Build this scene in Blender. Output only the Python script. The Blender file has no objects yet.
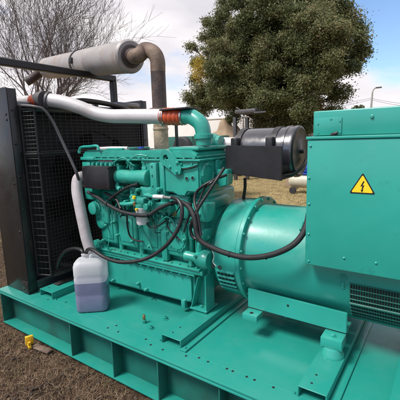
import bpy, bmesh, math, random
from mathutils import Vector, Matrix, noise
R_ = math.radians
scene = bpy.context.scene
C = scene.collection

# ------------------------------------------------------------------ camera
ROW = ((0.82162, 0.56927, -0.02956), (0.07245, -0.15572, -0.98514), (-0.56542, 0.80727, -0.16918))
CAM = Vector((3.07203, -1.34535, 1.5)); FPX = 358.8
cd = bpy.data.cameras.new('camera'); cam = bpy.data.objects.new('camera', cd); C.objects.link(cam)
rt = Vector(ROW[0]); up = -Vector(ROW[1]); bk = -Vector(ROW[2])
cam.matrix_world = Matrix(((rt.x, up.x, bk.x, CAM.x), (rt.y, up.y, bk.y, CAM.y), (rt.z, up.z, bk.z, CAM.z), (0, 0, 0, 1)))
cd.sensor_width = 36; cd.lens = FPX / 400 * 36; cd.clip_start = 0.05; cd.clip_end = 3000
scene.camera = cam
scene.render.resolution_x = scene.render.resolution_y = 1024

def at(px, py, **k):
    """surveyed point: where the sight line of a spot meets the plane x=, y= or z= of the machine"""
    d = Vector((px - 200, py - 200, FPX))
    w = Vector([sum(ROW[i][j] * d[i] for i in range(3)) for j in range(3)])
    (ax, v), = k.items(); j = 'xyz'.index(ax)
    return CAM + w * ((v - CAM[j]) / w[j])

# ------------------------------------------------------------------ world and sun
SUN_EL, SUN_AZ = R_(55), R_(205)      # azimuth clockwise from +y
world = bpy.data.worlds.new('World'); scene.world = world; world.use_nodes = True
nt = world.node_tree; nt.nodes.clear()
def N(t, typ, **kw):
    n = t.nodes.new(typ)
    for k, v in kw.items(): setattr(n, k, v)
    return n
out = N(nt, 'ShaderNodeOutputWorld'); bg = N(nt, 'ShaderNodeBackground'); bg.inputs[1].default_value = 0.095
sky = N(nt, 'ShaderNodeTexSky', sky_type='NISHITA', sun_disc=False, sun_elevation=SUN_EL, sun_rotation=SUN_AZ)
tc = N(nt, 'ShaderNodeTexCoord'); mp = N(nt, 'ShaderNodeMapping'); mp.inputs['Scale'].default_value = (1, 1, 2.6)
mp.inputs['Location'].default_value = (0.30, 0.1, 0.35)
nz = N(nt, 'ShaderNodeTexNoise'); nz.inputs['Scale'].default_value = 2.3; nz.inputs['Detail'].default_value = 7; nz.inputs['Roughness'].default_value = .5
nz2 = N(nt, 'ShaderNodeTexNoise'); nz2.inputs['Scale'].default_value = 3.6; nz2.inputs['Detail'].default_value = 5
cr = N(nt, 'ShaderNodeValToRGB'); cr.color_ramp.elements[0].position = .41; cr.color_ramp.elements[1].position = .54
cc = N(nt, 'ShaderNodeValToRGB'); cc.color_ramp.elements[0].position = .35; cc.color_ramp.elements[1].position = .62
cc.color_ramp.elements[0].color = (5.9, 5.75, 6.2, 1); cc.color_ramp.elements[1].color = (8.1, 7.7, 7.8, 1)
mx = N(nt, 'ShaderNodeMixRGB')
hs = N(nt, 'ShaderNodeMixRGB', blend_type='MULTIPLY'); hs.inputs[0].default_value = 1; hs.inputs[2].default_value = (1.2, 1.36, 1.55, 1)
L = nt.links.new
L(tc.outputs['Generated'], mp.inputs[0]); L(mp.outputs[0], nz.inputs[0]); L(mp.outputs[0], nz2.inputs[0])
dp_ = N(nt, 'ShaderNodeVectorMath', operation='DOT_PRODUCT'); d0_ = (at(392, 8, y=500) - CAM).normalized(); dp_.inputs[1].default_value = d0_
dm_ = N(nt, 'ShaderNodeMapRange', interpolation_type='SMOOTHSTEP'); dm_.inputs[1].default_value = .978; dm_.inputs[2].default_value = .998; dm_.inputs[3].default_value = .12; dm_.inputs[4].default_value = -.30
df_ = N(nt, 'ShaderNodeMath', operation='ADD')
nm_ = N(nt, 'ShaderNodeVectorMath', operation='NORMALIZE'); L(tc.outputs['Generated'], nm_.inputs[0]); L(nm_.outputs[0], dp_.inputs[0]); L(dp_.outputs['Value'], dm_.inputs[0]); 
fw_ = N(nt, 'ShaderNodeVectorMath', operation='DOT_PRODUCT'); fw_.inputs[1].default_value = (-.5, .8, .0); L(nm_.outputs[0], fw_.inputs[0])
fm_ = N(nt, 'ShaderNodeMapRange', interpolation_type='SMOOTHSTEP'); fm_.inputs[1].default_value = -.15; fm_.inputs[2].default_value = .45; fm_.inputs[3].default_value = -.12; fm_.inputs[4].default_value = 0; L(fw_.outputs['Value'], fm_.inputs[0])  # cloud cover thinned in the unseen sky behind the camera to lower ambient light
fa_ = N(nt, 'ShaderNodeMath', operation='ADD'); L(nz.outputs[0], fa_.inputs[0]); L(fm_.outputs[0], fa_.inputs[1])
L(fa_.outputs[0], df_.inputs[0]); L(dm_.outputs[0], df_.inputs[1])
L(df_.outputs[0], cr.inputs[0]); L(nz2.outputs[0], cc.inputs[0]); L(sky.outputs[0], hs.inputs[1])
L(cr.outputs[0], mx.inputs[0]); L(hs.outputs[0], mx.inputs[1]); L(cc.outputs[0], mx.inputs[2])
L(mx.outputs[0], bg.inputs[0]); L(bg.outputs[0], out.inputs[0])
sl = bpy.data.lights.new('sun', 'SUN'); sl.energy = 3.3; sl.angle = R_(16); sl.color = (1, .96, .9)
so = bpy.data.objects.new('sun', sl); C.objects.link(so)
sd = Vector((math.sin(SUN_AZ) * math.cos(SUN_EL), math.cos(SUN_AZ) * math.cos(SUN_EL), math.sin(SUN_EL)))
so.rotation_euler = sd.to_track_quat('Z', 'Y').to_euler(); so.location = sd * 50
vs = scene.view_settings; vs.view_transform = 'Standard'; vs.look = 'None'; vs.exposure = 0.50; vs.gamma = 1; vs.use_curve_mapping = False

# ------------------------------------------------------------------ materials
def mat(name, col, rough=.5, metal=0, var=.12, vscale=6, bump=0, bscale=60, coat=0, col2=None, c2pos=(.52, .7), c2scale=5, dust=0, spec=.5, detail=6):
    m = bpy.data.materials.new(name); m.use_nodes = True; t = m.node_tree; b = t.nodes['Principled BSDF']
    b.inputs['Roughness'].default_value = rough; b.inputs['Metallic'].default_value = metal
    b.inputs['Coat Weight'].default_value = coat; b.inputs['Coat Roughness'].default_value = .18
    b.inputs['Specular IOR Level'].default_value = spec
    tc = N(t, 'ShaderNodeTexCoord'); l = t.links.new
    n1 = N(t, 'ShaderNodeTexNoise'); n1.inputs['Scale'].default_value = vscale; n1.inputs['Detail'].default_value = detail
    l(tc.outputs['Object'], n1.inputs[0])
    r = N(t, 'ShaderNodeMapRange'); r.inputs[1].default_value = .3; r.inputs[2].default_value = .7
    r.inputs[3].default_value = 1 - var; r.inputs[4].default_value = 1 + var; l(n1.outputs[0], r.inputs[0])
    mu = N(t, 'ShaderNodeVectorMath', operation='SCALE'); mu.inputs[0].default_value = col; l(r.outputs[0], mu.inputs['Scale'])
    last = mu.outputs[0]
    if col2 is not None:
        n2 = N(t, 'ShaderNodeTexNoise'); n2.inputs['Scale'].default_value = c2scale; n2.inputs['Detail'].default_value = 9; n2.inputs['Roughness'].default_value = .65
        l(tc.outputs['Object'], n2.inputs[0])
        q = N(t, 'ShaderNodeMapRange'); q.inputs[1].default_value = c2pos[0]; q.inputs[2].default_value = c2pos[1]; l(n2.outputs[0], q.inputs[0])
        x = N(t, 'ShaderNodeMixRGB'); l(q.outputs[0], x.inputs[0]); l(last, x.inputs[1]); x.inputs[2].default_value = (*col2, 1); last = x.outputs[0]
    if dust:
        g = N(t, 'ShaderNodeNewGeometry'); s = N(t, 'ShaderNodeSeparateXYZ'); l(g.outputs['Normal'], s.inputs[0])
        n3 = N(t, 'ShaderNodeTexNoise'); n3.inputs['Scale'].default_value = 9; n3.inputs['Detail'].default_value = 8; n3.inputs['Roughness'].default_value = .7
        l(tc.outputs['Object'], n3.inputs[0])
        q = N(t, 'ShaderNodeMapRange'); q.inputs[1].default_value = .45; q.inputs[2].default_value = .75; q.inputs[4].default_value = dust; l(n3.outputs[0], q.inputs[0])
        k = N(t, 'ShaderNodeMath', operation='MULTIPLY'); k.use_clamp = True; l(q.outputs[0], k.inputs[0]); l(s.outputs['Z'], k.inputs[1])
        x = N(t, 'ShaderNodeMixRGB'); l(k.outputs[0], x.inputs[0]); l(last, x.inputs[1]); x.inputs[2].default_value = (.30, .27, .22, 1); last = x.outputs[0]
        rr = N(t, 'ShaderNodeMapRange'); rr.inputs[1].default_value = .35; rr.inputs[2].default_value = .7
        rr.inputs[3].default_value = max(.05, rough - .08); rr.inputs[4].default_value = rough + .16
        l(n3.outputs[0], rr.inputs[0]); l(rr.outputs[0], b.inputs['Roughness'])
    l(last, b.inputs['Base Color'])
    if bump:
        nb = N(t, 'ShaderNodeTexNoise'); nb.inputs['Scale'].default_value = bscale; nb.inputs['Detail'].default_value = 4
        l(tc.outputs['Object'], nb.inputs[0])
        bp = N(t, 'ShaderNodeBump'); bp.inputs['Strength'].default_value = bump; bp.inputs['Distance'].default_value = .01
        l(nb.outputs[0], bp.inputs['Height']); l(bp.outputs[0], b.inputs['Normal'])
    return m
TEAL = (.020, .295, .238)
M = dict(
 paint=mat('green_enamel', TEAL, .36, var=.08, vscale=3, bump=.025, bscale=70, coat=.4, dust=.10, col2=(.012, .20, .16), c2pos=(.6, .8), c2scale=6),
 shaded_teal=mat('shaded_rail_enamel', (.012, .135, .108), .5, var=.2, vscale=4, bump=.1, bscale=40, dust=.2, spec=.3, col2=(.022, .060, .046), c2pos=(.45, .8), c2scale=3.5),  # teal darkened to put the rail recess shade into the colour; blotches for grime
 deck=mat('deck_enamel', (.015, .225, .18), .32, var=.05, vscale=1.5, spec=.4, bump=.015, bscale=6, coat=.12, dust=.04),
 cast=mat('cast_enamel', (.018, .29, .225), .36, var=.14, vscale=11, bump=.12, bscale=160, coat=.35, dust=.18, col2=(.012, .14, .11), c2pos=(.56, .8), c2scale=7),
 edge=mat('hole_dark', (.006, .012, .012), .8),
 blackp=mat('black_enamel', (.026, .024, .032), .25, var=.2, vscale=3, bump=.015, bscale=20, dust=.03, coat=.8, spec=.8),
 blackm=mat('satin_black', (.012, .011, .013), .45, var=.3, vscale=7, bump=.05, dust=.2),
 frame=mat('radiator_frame_black', (.013, .012, .012), .26, var=.3, vscale=3, bump=.05, bscale=18, dust=.2, col2=(.030, .021, .016), c2pos=(.5, .75), c2scale=2.2),
 wire=mat('guard_wire', (.008, .008, .008), .5, metal=.0, var=.3, vscale=9),
 core=mat('radiator_core', (.006, .006, .006), .8, var=.4, vscale=20),
 fan=mat('fan_plastic', (.004, .004, .004), .9, spec=.1, var=.2, vscale=6),
 rubber=mat('black_rubber', (.010, .009, .010), .42, var=.25, vscale=12, bump=.08, bscale=140, dust=.06),
 loom=mat('braided_loom', (.010, .010, .012), .6, var=.35, vscale=40, bump=.35, bscale=260),
 hoseg=mat('grey_hose', (.075, .07, .074), .5, var=.15, vscale=8, bump=.1),
 wrap=mat('lagged_hose', (.43, .39, .40), .6, var=.10, vscale=8, bump=.12, bscale=45, col2=(.30, .25, .25), c2pos=(.5, .75), c2scale=7),
 silver=mat('silver_tube', (.50, .475, .475), .52, metal=.15, var=.08, vscale=5, bump=.1, bscale=30, col2=(.36, .32, .31), c2pos=(.52, .75), c2scale=6),
 muff=mat('muffler_aluminised', (.30, .275, .265), .5, metal=.15, var=.10, vscale=6, bump=.04, bscale=25, col2=(.24, .15, .09), c2pos=(.52, .75), c2scale=5),
 rust=mat('rusty_pipe', (.085, .052, .040), .7, metal=.1, var=.3, vscale=9, bump=.25, bscale=60, col2=(.24, .17, .12), c2pos=(.45, .7), c2scale=5),
 rustd=mat('scorched_pipe', (.050, .032, .029), .55, var=.3, vscale=12, bump=.2, bscale=60, col2=(.14, .085, .06), c2pos=(.5, .7), c2scale=8),
 rustl=mat('lagged_pipe', (.33, .25, .18), .75, var=.25, vscale=14, bump=.5, bscale=50, col2=(.15, .10, .07), c2pos=(.5, .72), c2scale=12),
 orange=mat('silicone_orange', (.48, .075, .025), .42, var=.15, vscale=10),
 steel=mat('plated_steel', (.45, .44, .42), .3, metal=.9, var=.15, vscale=20),
 brass=mat('brass', (.32, .20, .09), .35, metal=.8, var=.2, vscale=20),
 white=mat('white_enamel', (.62, .60, .60), .35, var=.05, vscale=6),
 yellow=mat('yellow_sign', (.85, .58, .015), .45, var=.04),
 signk=mat('sign_black', (.012, .012, .012), .45),
 tagred=mat('label_pink', (.40, .10, .15), .5, var=.2, vscale=30),
 blue=mat('blue_paint', (.02, .07, .38), .35, var=.1),
 cream=mat('cream_paint', (.46, .43, .34), .4, var=.12, vscale=5, dust=.3),
 ypl=mat('yellow_plastic', (.72, .42, .02), .45, var=.1),
 dgreen=mat('dark_green_paint', (.015, .10, .07), .5, var=.2),
 wallw=mat('limewash', (.66, .63, .60), .85, var=.05, vscale=2, bump=.3, bscale=12, col2=(.50, .46, .42), c2pos=(.55, .8), c2scale=1.5),
 tarp=mat('tan_cover', (.33, .24, .16), .8, var=.2, vscale=3, bump=.5, bscale=6, col2=(.26,.17,.10), c2pos=(.5,.75), c2scale=2),
 tyre=mat('tyre', (.02, .02, .022), .7, var=.3, vscale=8),
 concrete=mat('concrete_pole', (.30, .29, .28), .8),
)
def plastic():
    m = bpy.data.materials.new('milky_plastic'); m.use_nodes = True; t = m.node_tree; b = t.nodes['Principled BSDF']
    b.inputs['Base Color'].default_value = (.86, .86, .86, 1); b.inputs['Roughness'].default_value = .38
    tr = N(t, 'ShaderNodeBsdfTransparent'); tr.inputs[0].default_value = (.97, .97, .98, 1)
    tl = N(t, 'ShaderNodeBsdfTranslucent'); tl.inputs[0].default_value = (.75, .73, .78, 1)
    m1 = N(t, 'ShaderNodeMixShader'); m1.inputs[0].default_value = .5
    m2 = N(t, 'ShaderNodeMixShader'); m2.inputs[0].default_value = .26
    t.links.new(b.outputs[0], m1.inputs[1]); t.links.new(tl.outputs[0], m1.inputs[2])
    t.links.new(m1.outputs[0], m2.inputs[1]); t.links.new(tr.outputs[0], m2.inputs[2])
    t.links.new(m2.outputs[0], t.nodes['Material Output'].inputs[0]); return m
M['jug'] = plastic()
M['jugl'] = mat('plastic_backed_by_liquid', (.16, .17, .265), .30, var=.10, vscale=9, bump=.02, bscale=30)
M['liquid'] = mat('blue_grey_liquid', (.035, .05, .22), .4, var=.08, vscale=6)

# ------------------------------------------------------------------ mesh helpers
class MB:
    def __init__(s): s.bm = bmesh.new(); s.mats = []; s.cur = 0
    def m(s, name):
        if name not in s.mats: s.mats.append(name)
        s.cur = s.mats.index(name); return s
    def _merge(s, b2, M4=None):
        if M4 is not None: bmesh.ops.transform(b2, matrix=M4, verts=b2.verts)
        vm = {}
        for v in b2.verts: vm[v] = s.bm.verts.new(v.co)
        for f in b2.faces:
            try: nf = s.bm.faces.new([vm[v] for v in f.verts]); nf.material_index = s.cur; nf.smooth = True
            except ValueError: pass
        b2.free(); return s
    def box(s, x0, x1, y0, y1, z0, z1, bev=.003, seg=2, rot=None, piv=None):
        b = bmesh.new(); bmesh.ops.create_cube(b, size=1)
        dx, dy, dz = x1 - x0, y1 - y0, z1 - z0
        bmesh.ops.scale(b, vec=(dx, dy, dz), verts=b.verts)
        bv = min(bev, .45 * min(dx, dy, dz))
        if bv > 0: bmesh.ops.bevel(b, geom=b.edges[:], offset=bv, segments=seg, profile=.5, affect='EDGES')
        c = Vector(((x0 + x1) / 2, (y0 + y1) / 2, (z0 + z1) / 2))
        m4 = Matrix.Translation(c)
        if rot is not None: m4 = m4 @ (rot if isinstance(rot, Matrix) else Matrix.Rotation(rot, 4, 'Z'))
        return s._merge(b, m4)
    def bar(s, p0, p1, w, h, bev=.001, upv=(0, 0, 1)):
        p0, p1 = Vector(p0), Vector(p1); d = p1 - p0; ln = d.length
        b = bmesh.new(); bmesh.ops.create_cube(b, size=1); bmesh.ops.scale(b, vec=(w, h, ln), verts=b.verts)
        if bev > 0: bmesh.ops.bevel(b, geom=b.edges[:], offset=min(bev, .4 * min(w, h)), segments=1, affect='EDGES')
        z = d.normalized(); u = Vector(upv); x = u.cross(z)
        if x.length < 1e-4: x = Vector((1, 0, 0)).cross(z)
        x.normalize(); y = z.cross(x)
        m4 = Matrix(((x.x, y.x, z.x, 0), (x.y, y.y, z.y, 0), (x.z, y.z, z.z, 0), (0, 0, 0, 1)))
        return s._merge(b, Matrix.Translation((p0 + p1) / 2) @ m4)
    def lathe(s, p, d, prof, seg=32, caps=True):
        """prof: (distance along d, radius)"""
        p, z = Vector(p), Vector(d).normalized(); x = z.orthogonal().normalized(); y = z.cross(x)
        rings = []
        for t, r in prof:
            rings.append([s.bm.verts.new(p + z * t + (x * math.cos(a) + y * math.sin(a)) * r) for a in [2 * math.pi * i / seg for i in range(seg)]])
        for a, b in zip(rings, rings[1:]):
            for i in range(seg):
                f = s.bm.faces.new([a[i], a[(i + 1) % seg], b[(i + 1) % seg], b[i]]); f.smooth = True; f.material_index = s.cur
        if caps:
            for rg, fl in ((rings[0], True), (rings[-1], False)):
                f = s.bm.faces.new(rg[::-1] if fl else rg); f.material_index = s.cur
        return s
    def cyl(s, p0, p1, r, r1=None, seg=20, bev=.0015):
        p0, p1 = Vector(p0), Vector(p1); ln = (p1 - p0).length; r1 = r if r1 is None else r1
        bv = min(bev, .3 * ln, .3 * r)
        return s.lathe(p0, p1 - p0, [(0, r - bv), (bv, r), (ln - bv, r1), (ln, r1 - bv)], seg)
    def tube(s, pts, r, seg=12, smooth=6, caps=True, rfun=None):
        P = [Vector(p) for p in pts]
        if smooth and len(P) > 2:
            Q = []
            E = [P[0] * 2 - P[1]] + P + [P[-1] * 2 - P[-2]]
            for i in range(1, len(E) - 2):
                a, b, c, d = E[i - 1:i + 3]
                for k in range(smooth):
                    t = k / smooth
                    Q.append(.5 * ((2 * b) + (c - a) * t + (2 * a - 5 * b + 4 * c - d) * t * t + (3 * b - a - 3 * c + d) * t ** 3))
            Q.append(P[-1]); P = Q
        T = [(P[min(i + 1, len(P) - 1)] - P[max(i - 1, 0)]).normalized() for i in range(len(P))]
        x = T[0].orthogonal().normalized(); rings = []; acc = 0
        for i, p in enumerate(P):
            if i: acc += (p - P[i - 1]).length
            x = (x - T[i] * x.dot(T[i])).normalized(); y = T[i].cross(x)
            rr = rfun(i, acc, len(P)) if rfun else r
            rings.append([s.bm.verts.new(p + (x * math.cos(2 * math.pi * k / seg) + y * math.sin(2 * math.pi * k / seg)) * rr) for k in range(seg)])
        for a, b in zip(rings, rings[1:]):
            for i in range(seg):
                f = s.bm.faces.new([a[i], a[(i + 1) % seg], b[(i + 1) % seg], b[i]]); f.smooth = True; f.material_index = s.cur
        if caps:
            f = s.bm.faces.new(rings[0][::-1]); f.material_index = s.cur
            f = s.bm.faces.new(rings[-1]); f.material_index = s.cur
        return s
    def prism(s, poly, n, th, bev=0):
        """poly: 3D loop; extruded by th along n"""
        b = bmesh.new(); n = Vector(n).normalized() * th
        vs_ = [b.verts.new(Vector(p)) for p in poly]; f = b.faces.new(vs_)
        r = bmesh.ops.extrude_face_region(b, geom=[f]); bmesh.ops.translate(b, vec=n, verts=[v for v in r['geom'] if isinstance(v, bmesh.types.BMVert)])
        bmesh.ops.recalc_face_normals(b, faces=b.faces)
        if bev: bmesh.ops.bevel(b, geom=b.edges[:], offset=bev, segments=2, affect='EDGES')
        return s._merge(b)
    def bolt(s, p, n, r=.010, h=.008, washer=True):
        p, n = Vector(p), Vector(n).normalized()
        if washer: s.lathe(p - n * .002, n, [(0, r * 1.45), (.003, r * 1.45), (.0035, r * 1.35)], 16)
        s.lathe(p, n, [(0, r), (h * .8, r), (h, r * .82)], 6); return s
    def blob(s, c, rx, ry, rz, sub=2, jit=0, sd=0):
        b = bmesh.new(); bmesh.ops.create_icosphere(b, subdivisions=sub, radius=1)
        for v in b.verts:
            k = 1 + jit * noise.noise(v.co * 2.1 + Vector((sd, sd * 2, 0)))
            v.co = Vector((v.co.x * rx * k, v.co.y * ry * k, v.co.z * rz * k))
        return s._merge(b, Matrix.Translation(Vector(c)))
    def build(s, name, mt=None, parent=None, sharp=35):
        me = bpy.data.meshes.new(name); bmesh.ops.recalc_face_normals(s.bm, faces=s.bm.faces)
        s.bm.to_mesh(me); s.bm.free()
        for k in (s.mats or [mt]): me.materials.append(M[k] if isinstance(k, str) else k)
        for p in me.polygons: p.use_smooth = True
        me.set_sharp_from_angle(angle=R_(sharp))
        o = bpy.data.objects.new(name, me); C.objects.link(o)
        if parent is not None:
            o.parent = parent; w = origin_of(parent); me.transform(Matrix.Translation(-w))
        return o
def origin_of(o):
    w = Vector((0, 0, 0))
    while o is not None: w += o.location; o = o.parent
    return w
def thing(name, label, cat, loc, group=None):
    o = bpy.data.objects.new(name, None); C.objects.link(o); o.location = loc; o.empty_display_size = .1
    o['label'] = label; o['category'] = cat
    if group: o['group'] = group
    return o
def tag(o, label, cat, group=None):
    o['label'] = label; o['category'] = cat
    if group: o['group'] = group
    return o
V = Vector
rnd = random.Random(7)

# ------------------------------------------------------------------ ground
def ground():
    me = bpy.data.meshes.new('ground'); bm = bmesh.new()
    xs = [-600, -150, -40] + [-16 + i * .5 for i in range(65)] + [40, 150, 600]
    ys = [-600, -150, -30, -8, -4] + [-2.5 + i * .1 for i in range(30)] + [.6 + i * .5 for i in range(40)] + [40, 150, 900]
    g = [[bm.verts.new((x, y, (.02 * noise.noise(V((x * 1.3, y * 1.3, 0))) + .012 * noise.noise(V((x * 6, y * 6, 3)))) if abs(x) < 30 and -5 < y < 30 else 0)) for x in xs] for y in ys]
    for j in range(len(ys) - 1):
        for i in range(len(xs) - 1):
            f = bm.faces.new([g[j][i], g[j][i + 1], g[j + 1][i + 1], g[j + 1][i]]); f.smooth = True
    for v in bm.verts:
        v.co.z -= .008
        if -.25 < v.co.y < 1.75 and -.2 < v.co.x < 4: v.co.z = -.022
    bm.to_mesh(me); bm.free()
    m = bpy.data.materials.new('dry_turf'); m.use_nodes = True; t = m.node_tree; b = t.nodes['Principled BSDF']; l = t.links.new
    b.inputs['Roughness'].default_value = .95; b.inputs['Specular IOR Level'].default_value = .15
    tc = N(t, 'ShaderNodeTexCoord')
    def nz(sc, de=8, ro=.6):
        n = N(t, 'ShaderNodeTexNoise'); n.inputs['Scale'].default_value = sc; n.inputs['Detail'].default_value = de; n.inputs['Roughness'].default_value = ro
        l(tc.outputs['Object'], n.inputs[0]); return n
    a, c, d = nz(30, 10, .75), nz(3.2), nz(.5)
    r1 = N(t, 'ShaderNodeValToRGB'); e = r1.color_ramp.elements; e[0].position = .36; e[0].color = (.018, .012, .008, 1); e[1].position = .70; e[1].color = (.17, .115, .07, 1)
    r1.color_ramp.elements.new(.5).color = (.065, .042, .028, 1)
    l(a.outputs[0], r1.inputs[0])
    r2 = N(t, 'ShaderNodeValToRGB'); e = r2.color_ramp.elements; e[0].position = .3; e[0].color = (.15, .12, .055, 1); e[1].position = .68; e[1].color = (.46, .33, .17, 1)
    l(a.outputs[0], r2.inputs[0])
    s = N(t, 'ShaderNodeSeparateXYZ'); l(tc.outputs['Object'], s.inputs[0])
    mr = N(t, 'ShaderNodeMapRange'); mr.inputs[1].default_value = 1.5; mr.inputs[2].default_value = 3.5; l(s.outputs['Y'], mr.inputs[0])
    ad = N(t, 'ShaderNodeMath', operation='MULTIPLY_ADD'); ad.inputs[1].default_value = .5; ad.inputs[2].default_value = -.25; l(c.outputs[0], ad.inputs[0])
    sm = N(t, 'ShaderNodeMath', operation='ADD'); sm.use_clamp = True; l(mr.outputs[0], sm.inputs[0]); l(ad.outputs[0], sm.inputs[1])
    x = N(t, 'ShaderNodeMixRGB'); l(sm.outputs[0], x.inputs[0]); l(r1.outputs[0], x.inputs[1]); l(r2.outputs[0], x.inputs[2])
    q = N(t, 'ShaderNodeMapRange'); q.inputs[1].default_value = .35; q.inputs[2].default_value = .65; q.inputs[3].default_value = .7; q.inputs[4].default_value = 1.2; l(c.outputs[0], q.inputs[0])
    vm = N(t, 'ShaderNodeVectorMath', operation='SCALE'); l(x.outputs[0], vm.inputs[0]); l(q.outputs[0], vm.inputs['Scale']); l(vm.outputs[0], b.inputs['Base Color'])
    bp = N(t, 'ShaderNodeBump'); bp.inputs['Strength'].default_value = .9; bp.inputs['Distance'].default_value = .02; l(a.outputs[0], bp.inputs['Height']); l(bp.outputs[0], b.inputs['Normal'])
    me.materials.append(m); o = bpy.data.objects.new('ground', me); C.objects.link(o); o['kind'] = 'structure'
ground()

def leafmat(name, cols, rough=.6, transl=.25, attr='rnd'):
    m = bpy.data.materials.new(name); m.use_nodes = True; t = m.node_tree; b = t.nodes['Principled BSDF']; l = t.links.new
    a = N(t, 'ShaderNodeAttribute', attribute_name=attr); r = N(t, 'ShaderNodeValToRGB')
    e = r.color_ramp.elements; e[0].position = 0; e[0].color = (*cols[0], 1); e[1].position = 1; e[1].color = (*cols[-1], 1)
    for i, c in enumerate(cols[1:-1]): e.new((i + 1) / (len(cols) - 1)).color = (*c, 1)
    l(a.outputs['Fac'], r.inputs[0]); l(r.outputs[0], b.inputs['Base Color']); b.inputs['Roughness'].default_value = rough
    b.inputs['Specular IOR Level'].default_value = .3
    if transl:
        tl = N(t, 'ShaderNodeBsdfTranslucent'); l(r.outputs[0], tl.inputs[0]); mx = N(t, 'ShaderNodeMixShader'); mx.inputs[0].default_value = transl
        l(b.outputs[0], mx.inputs[1]); l(tl.outputs[0], mx.inputs[2]); l(mx.outputs[0], t.nodes['Material Output'].inputs[0])
    return m
def poly_mesh(name, verts, faces, rn, m):
    me = bpy.data.meshes.new(name); me.from_pydata(verts, [], faces); me.materials.append(m)
    a = me.attributes.new('rnd', 'FLOAT', 'FACE'); a.data.foreach_set('value', rn)
    o = bpy.data.objects.new(name, me); C.objects.link(o); return o

def grass(name, n, sampler, hmin, hmax, w, cols, seed, flat=.6):
    r = random.Random(seed); vs_, fs, rn = [], [], []
    for _ in range(n):
        x, y = sampler(r)
        if x is None: continue
        a = r.uniform(0, 2 * math.pi); h = r.uniform(hmin, hmax); lean = h * r.uniform(.2, flat * 2.2)
        d = V((math.cos(a), math.sin(a), 0)); s = V((-d.y, d.x, 0)) * w * r.uniform(.6, 1.3)
        z0 = -.014; b = V((x, y, z0)); mid = b + d * lean * .45 + V((0, 0, h * .7)); tip = b + d * lean + V((0, 0, h * r.uniform(.55, 1.)))
        i = len(vs_); vs_ += [b - s, b + s, mid + s * .7, mid - s * .7, tip]
        fs += [(i, i + 1, i + 2, i + 3), (i + 3, i + 2, i + 4)]
        v = r.random(); rn += [v, v]
    o = poly_mesh(name, vs_, fs, rn, leafmat(name + '_blades', cols, .8, .2)); o['kind'] = 'stuff'; return o
def near(r):
    x = r.uniform(-.6, 2.6); y = -abs(r.gauss(0, .75)) - .01
    if y < -1.35: return None, None
    k = noise.noise(V((x * 3.2, y * 3.2, 5))) + .25 * noise.noise(V((x * 11, y * 11, 1)))
    if r.random() > .42 + k * 1.3: return None, None
    return x, y
g1 = grass('grass', 42000, near, .012, .045, .0013, [(.045, .026, .018), (.12, .07, .045), (.20, .13, .08), (.40, .28, .17), (.09, .11, .035)], 3)
tag(g1, 'dry brown grass matted over dark soil in front of the green skid', 'grass')
def mat_(r):
    x = r.uniform(-.6, 2.6); y = -abs(r.gauss(0, .75)) - .01
    return (x, y) if y > -1.35 and r.random() < .75 + noise.noise(V((x * 5, y * 5, 9))) else (None, None)
g4 = grass('dead_grass', 45000, mat_, .006, .020, .0009, [(.03, .018, .012), (.09, .05, .032), (.17, .10, .06), (.34, .23, .14), (.55, .44, .32)], 17, 2.2)
tag(g4, 'flattened dead grass stems and roots lying over the foreground soil', 'dead grass')
cr2 = random.Random(8); cb = MB().m('soil')
for _ in range(420):
    x = cr2.uniform(-.3, 2.3); y = -abs(cr2.gauss(0, .55)) - .03; q = cr2.uniform(.004, .014)
    cb.blob((x, y, -.004), q, q * cr2.uniform(.7, 1.3), q * .7, 1, .9, x * 9 + y)
M['soil'] = mat('soil_clods', (.045, .030, .021), .95, var=.4, vscale=30, bump=.5, bscale=120)
o = cb.build('soil_crumbs', None, None, 20); o['kind'] = 'stuff'; tag(o, 'small dark soil crumbs scattered in the foreground grass', 'soil')
def leftg(r):
    x = r.uniform(-3.5, .05); y = r.uniform(-.9, 4)
    return x, y
g3 = grass('grass', 12000, leftg, .02, .06, .002, [(.10, .08, .03), (.2, .17, .06), (.32, .24, .10), (.12, .13, .04)], 11)
tag(g3, 'rough yellow-green grass beyond the left end of the skid', 'grass')
def far(r):
    return r.uniform(-7, 3), 3.2 + 9 * r.random() ** 1.2
g2 = grass('grass', 60000, far, .02, .06, .004, [(.15, .17, .06), (.38, .30, .14), (.54, .42, .22), (.19, .23, .08)], 5, .8)
tag(g2, 'straw-coloured sunlit lawn behind the machine under the air cleaner', 'grass')

# ------------------------------------------------------------------ GENERATOR SET
D = .307
gen = thing('generator_set', 'large green diesel generator set on a steel skid with black radiator at its left end', 'generator', (1.8, .8, 0))
# ---- base frame
f = MB().m('deck')
X0, X1, YW = .03, 3.75, 1.6
f.box(X0, X1, .0, YW, D - .016, D, .005)
f.m('paint')
f.box(X0, X1, .0, .014, D - .032, D - .0165, .004)                 # turned-down lip
f.m('shaded_teal').box(X0, X1, .100, .108, .0125, D - .0165, .001)       # web
f.m('deck').box(X0, X1, .012, .12, 0, .012, .003)                            # bottom flange
f.m('shaded_teal').box(X0, X1, YW - .108, YW - .1, .0125, D - .0165, .001)
f.box(X0, X1, YW - .1, YW, 0, .012, .003)
for x in (X0 + .004, .977, 1.407, 1.787, 2.2, 2.62, 3.05, 3.5): f.m('shaded_teal').box(x - .004, x + .004, .016, .0995, .0122, D - .0165, .001)
f.m('deck').box(X0, X0 + .008, .1085, YW - .1085, .02, D - .0165, .001)
f.m('deck').tube([(X0, .125, D - .0012), (X1, .125, D - .0012)], .0030, 8, 0)
f.m('edge')
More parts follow.
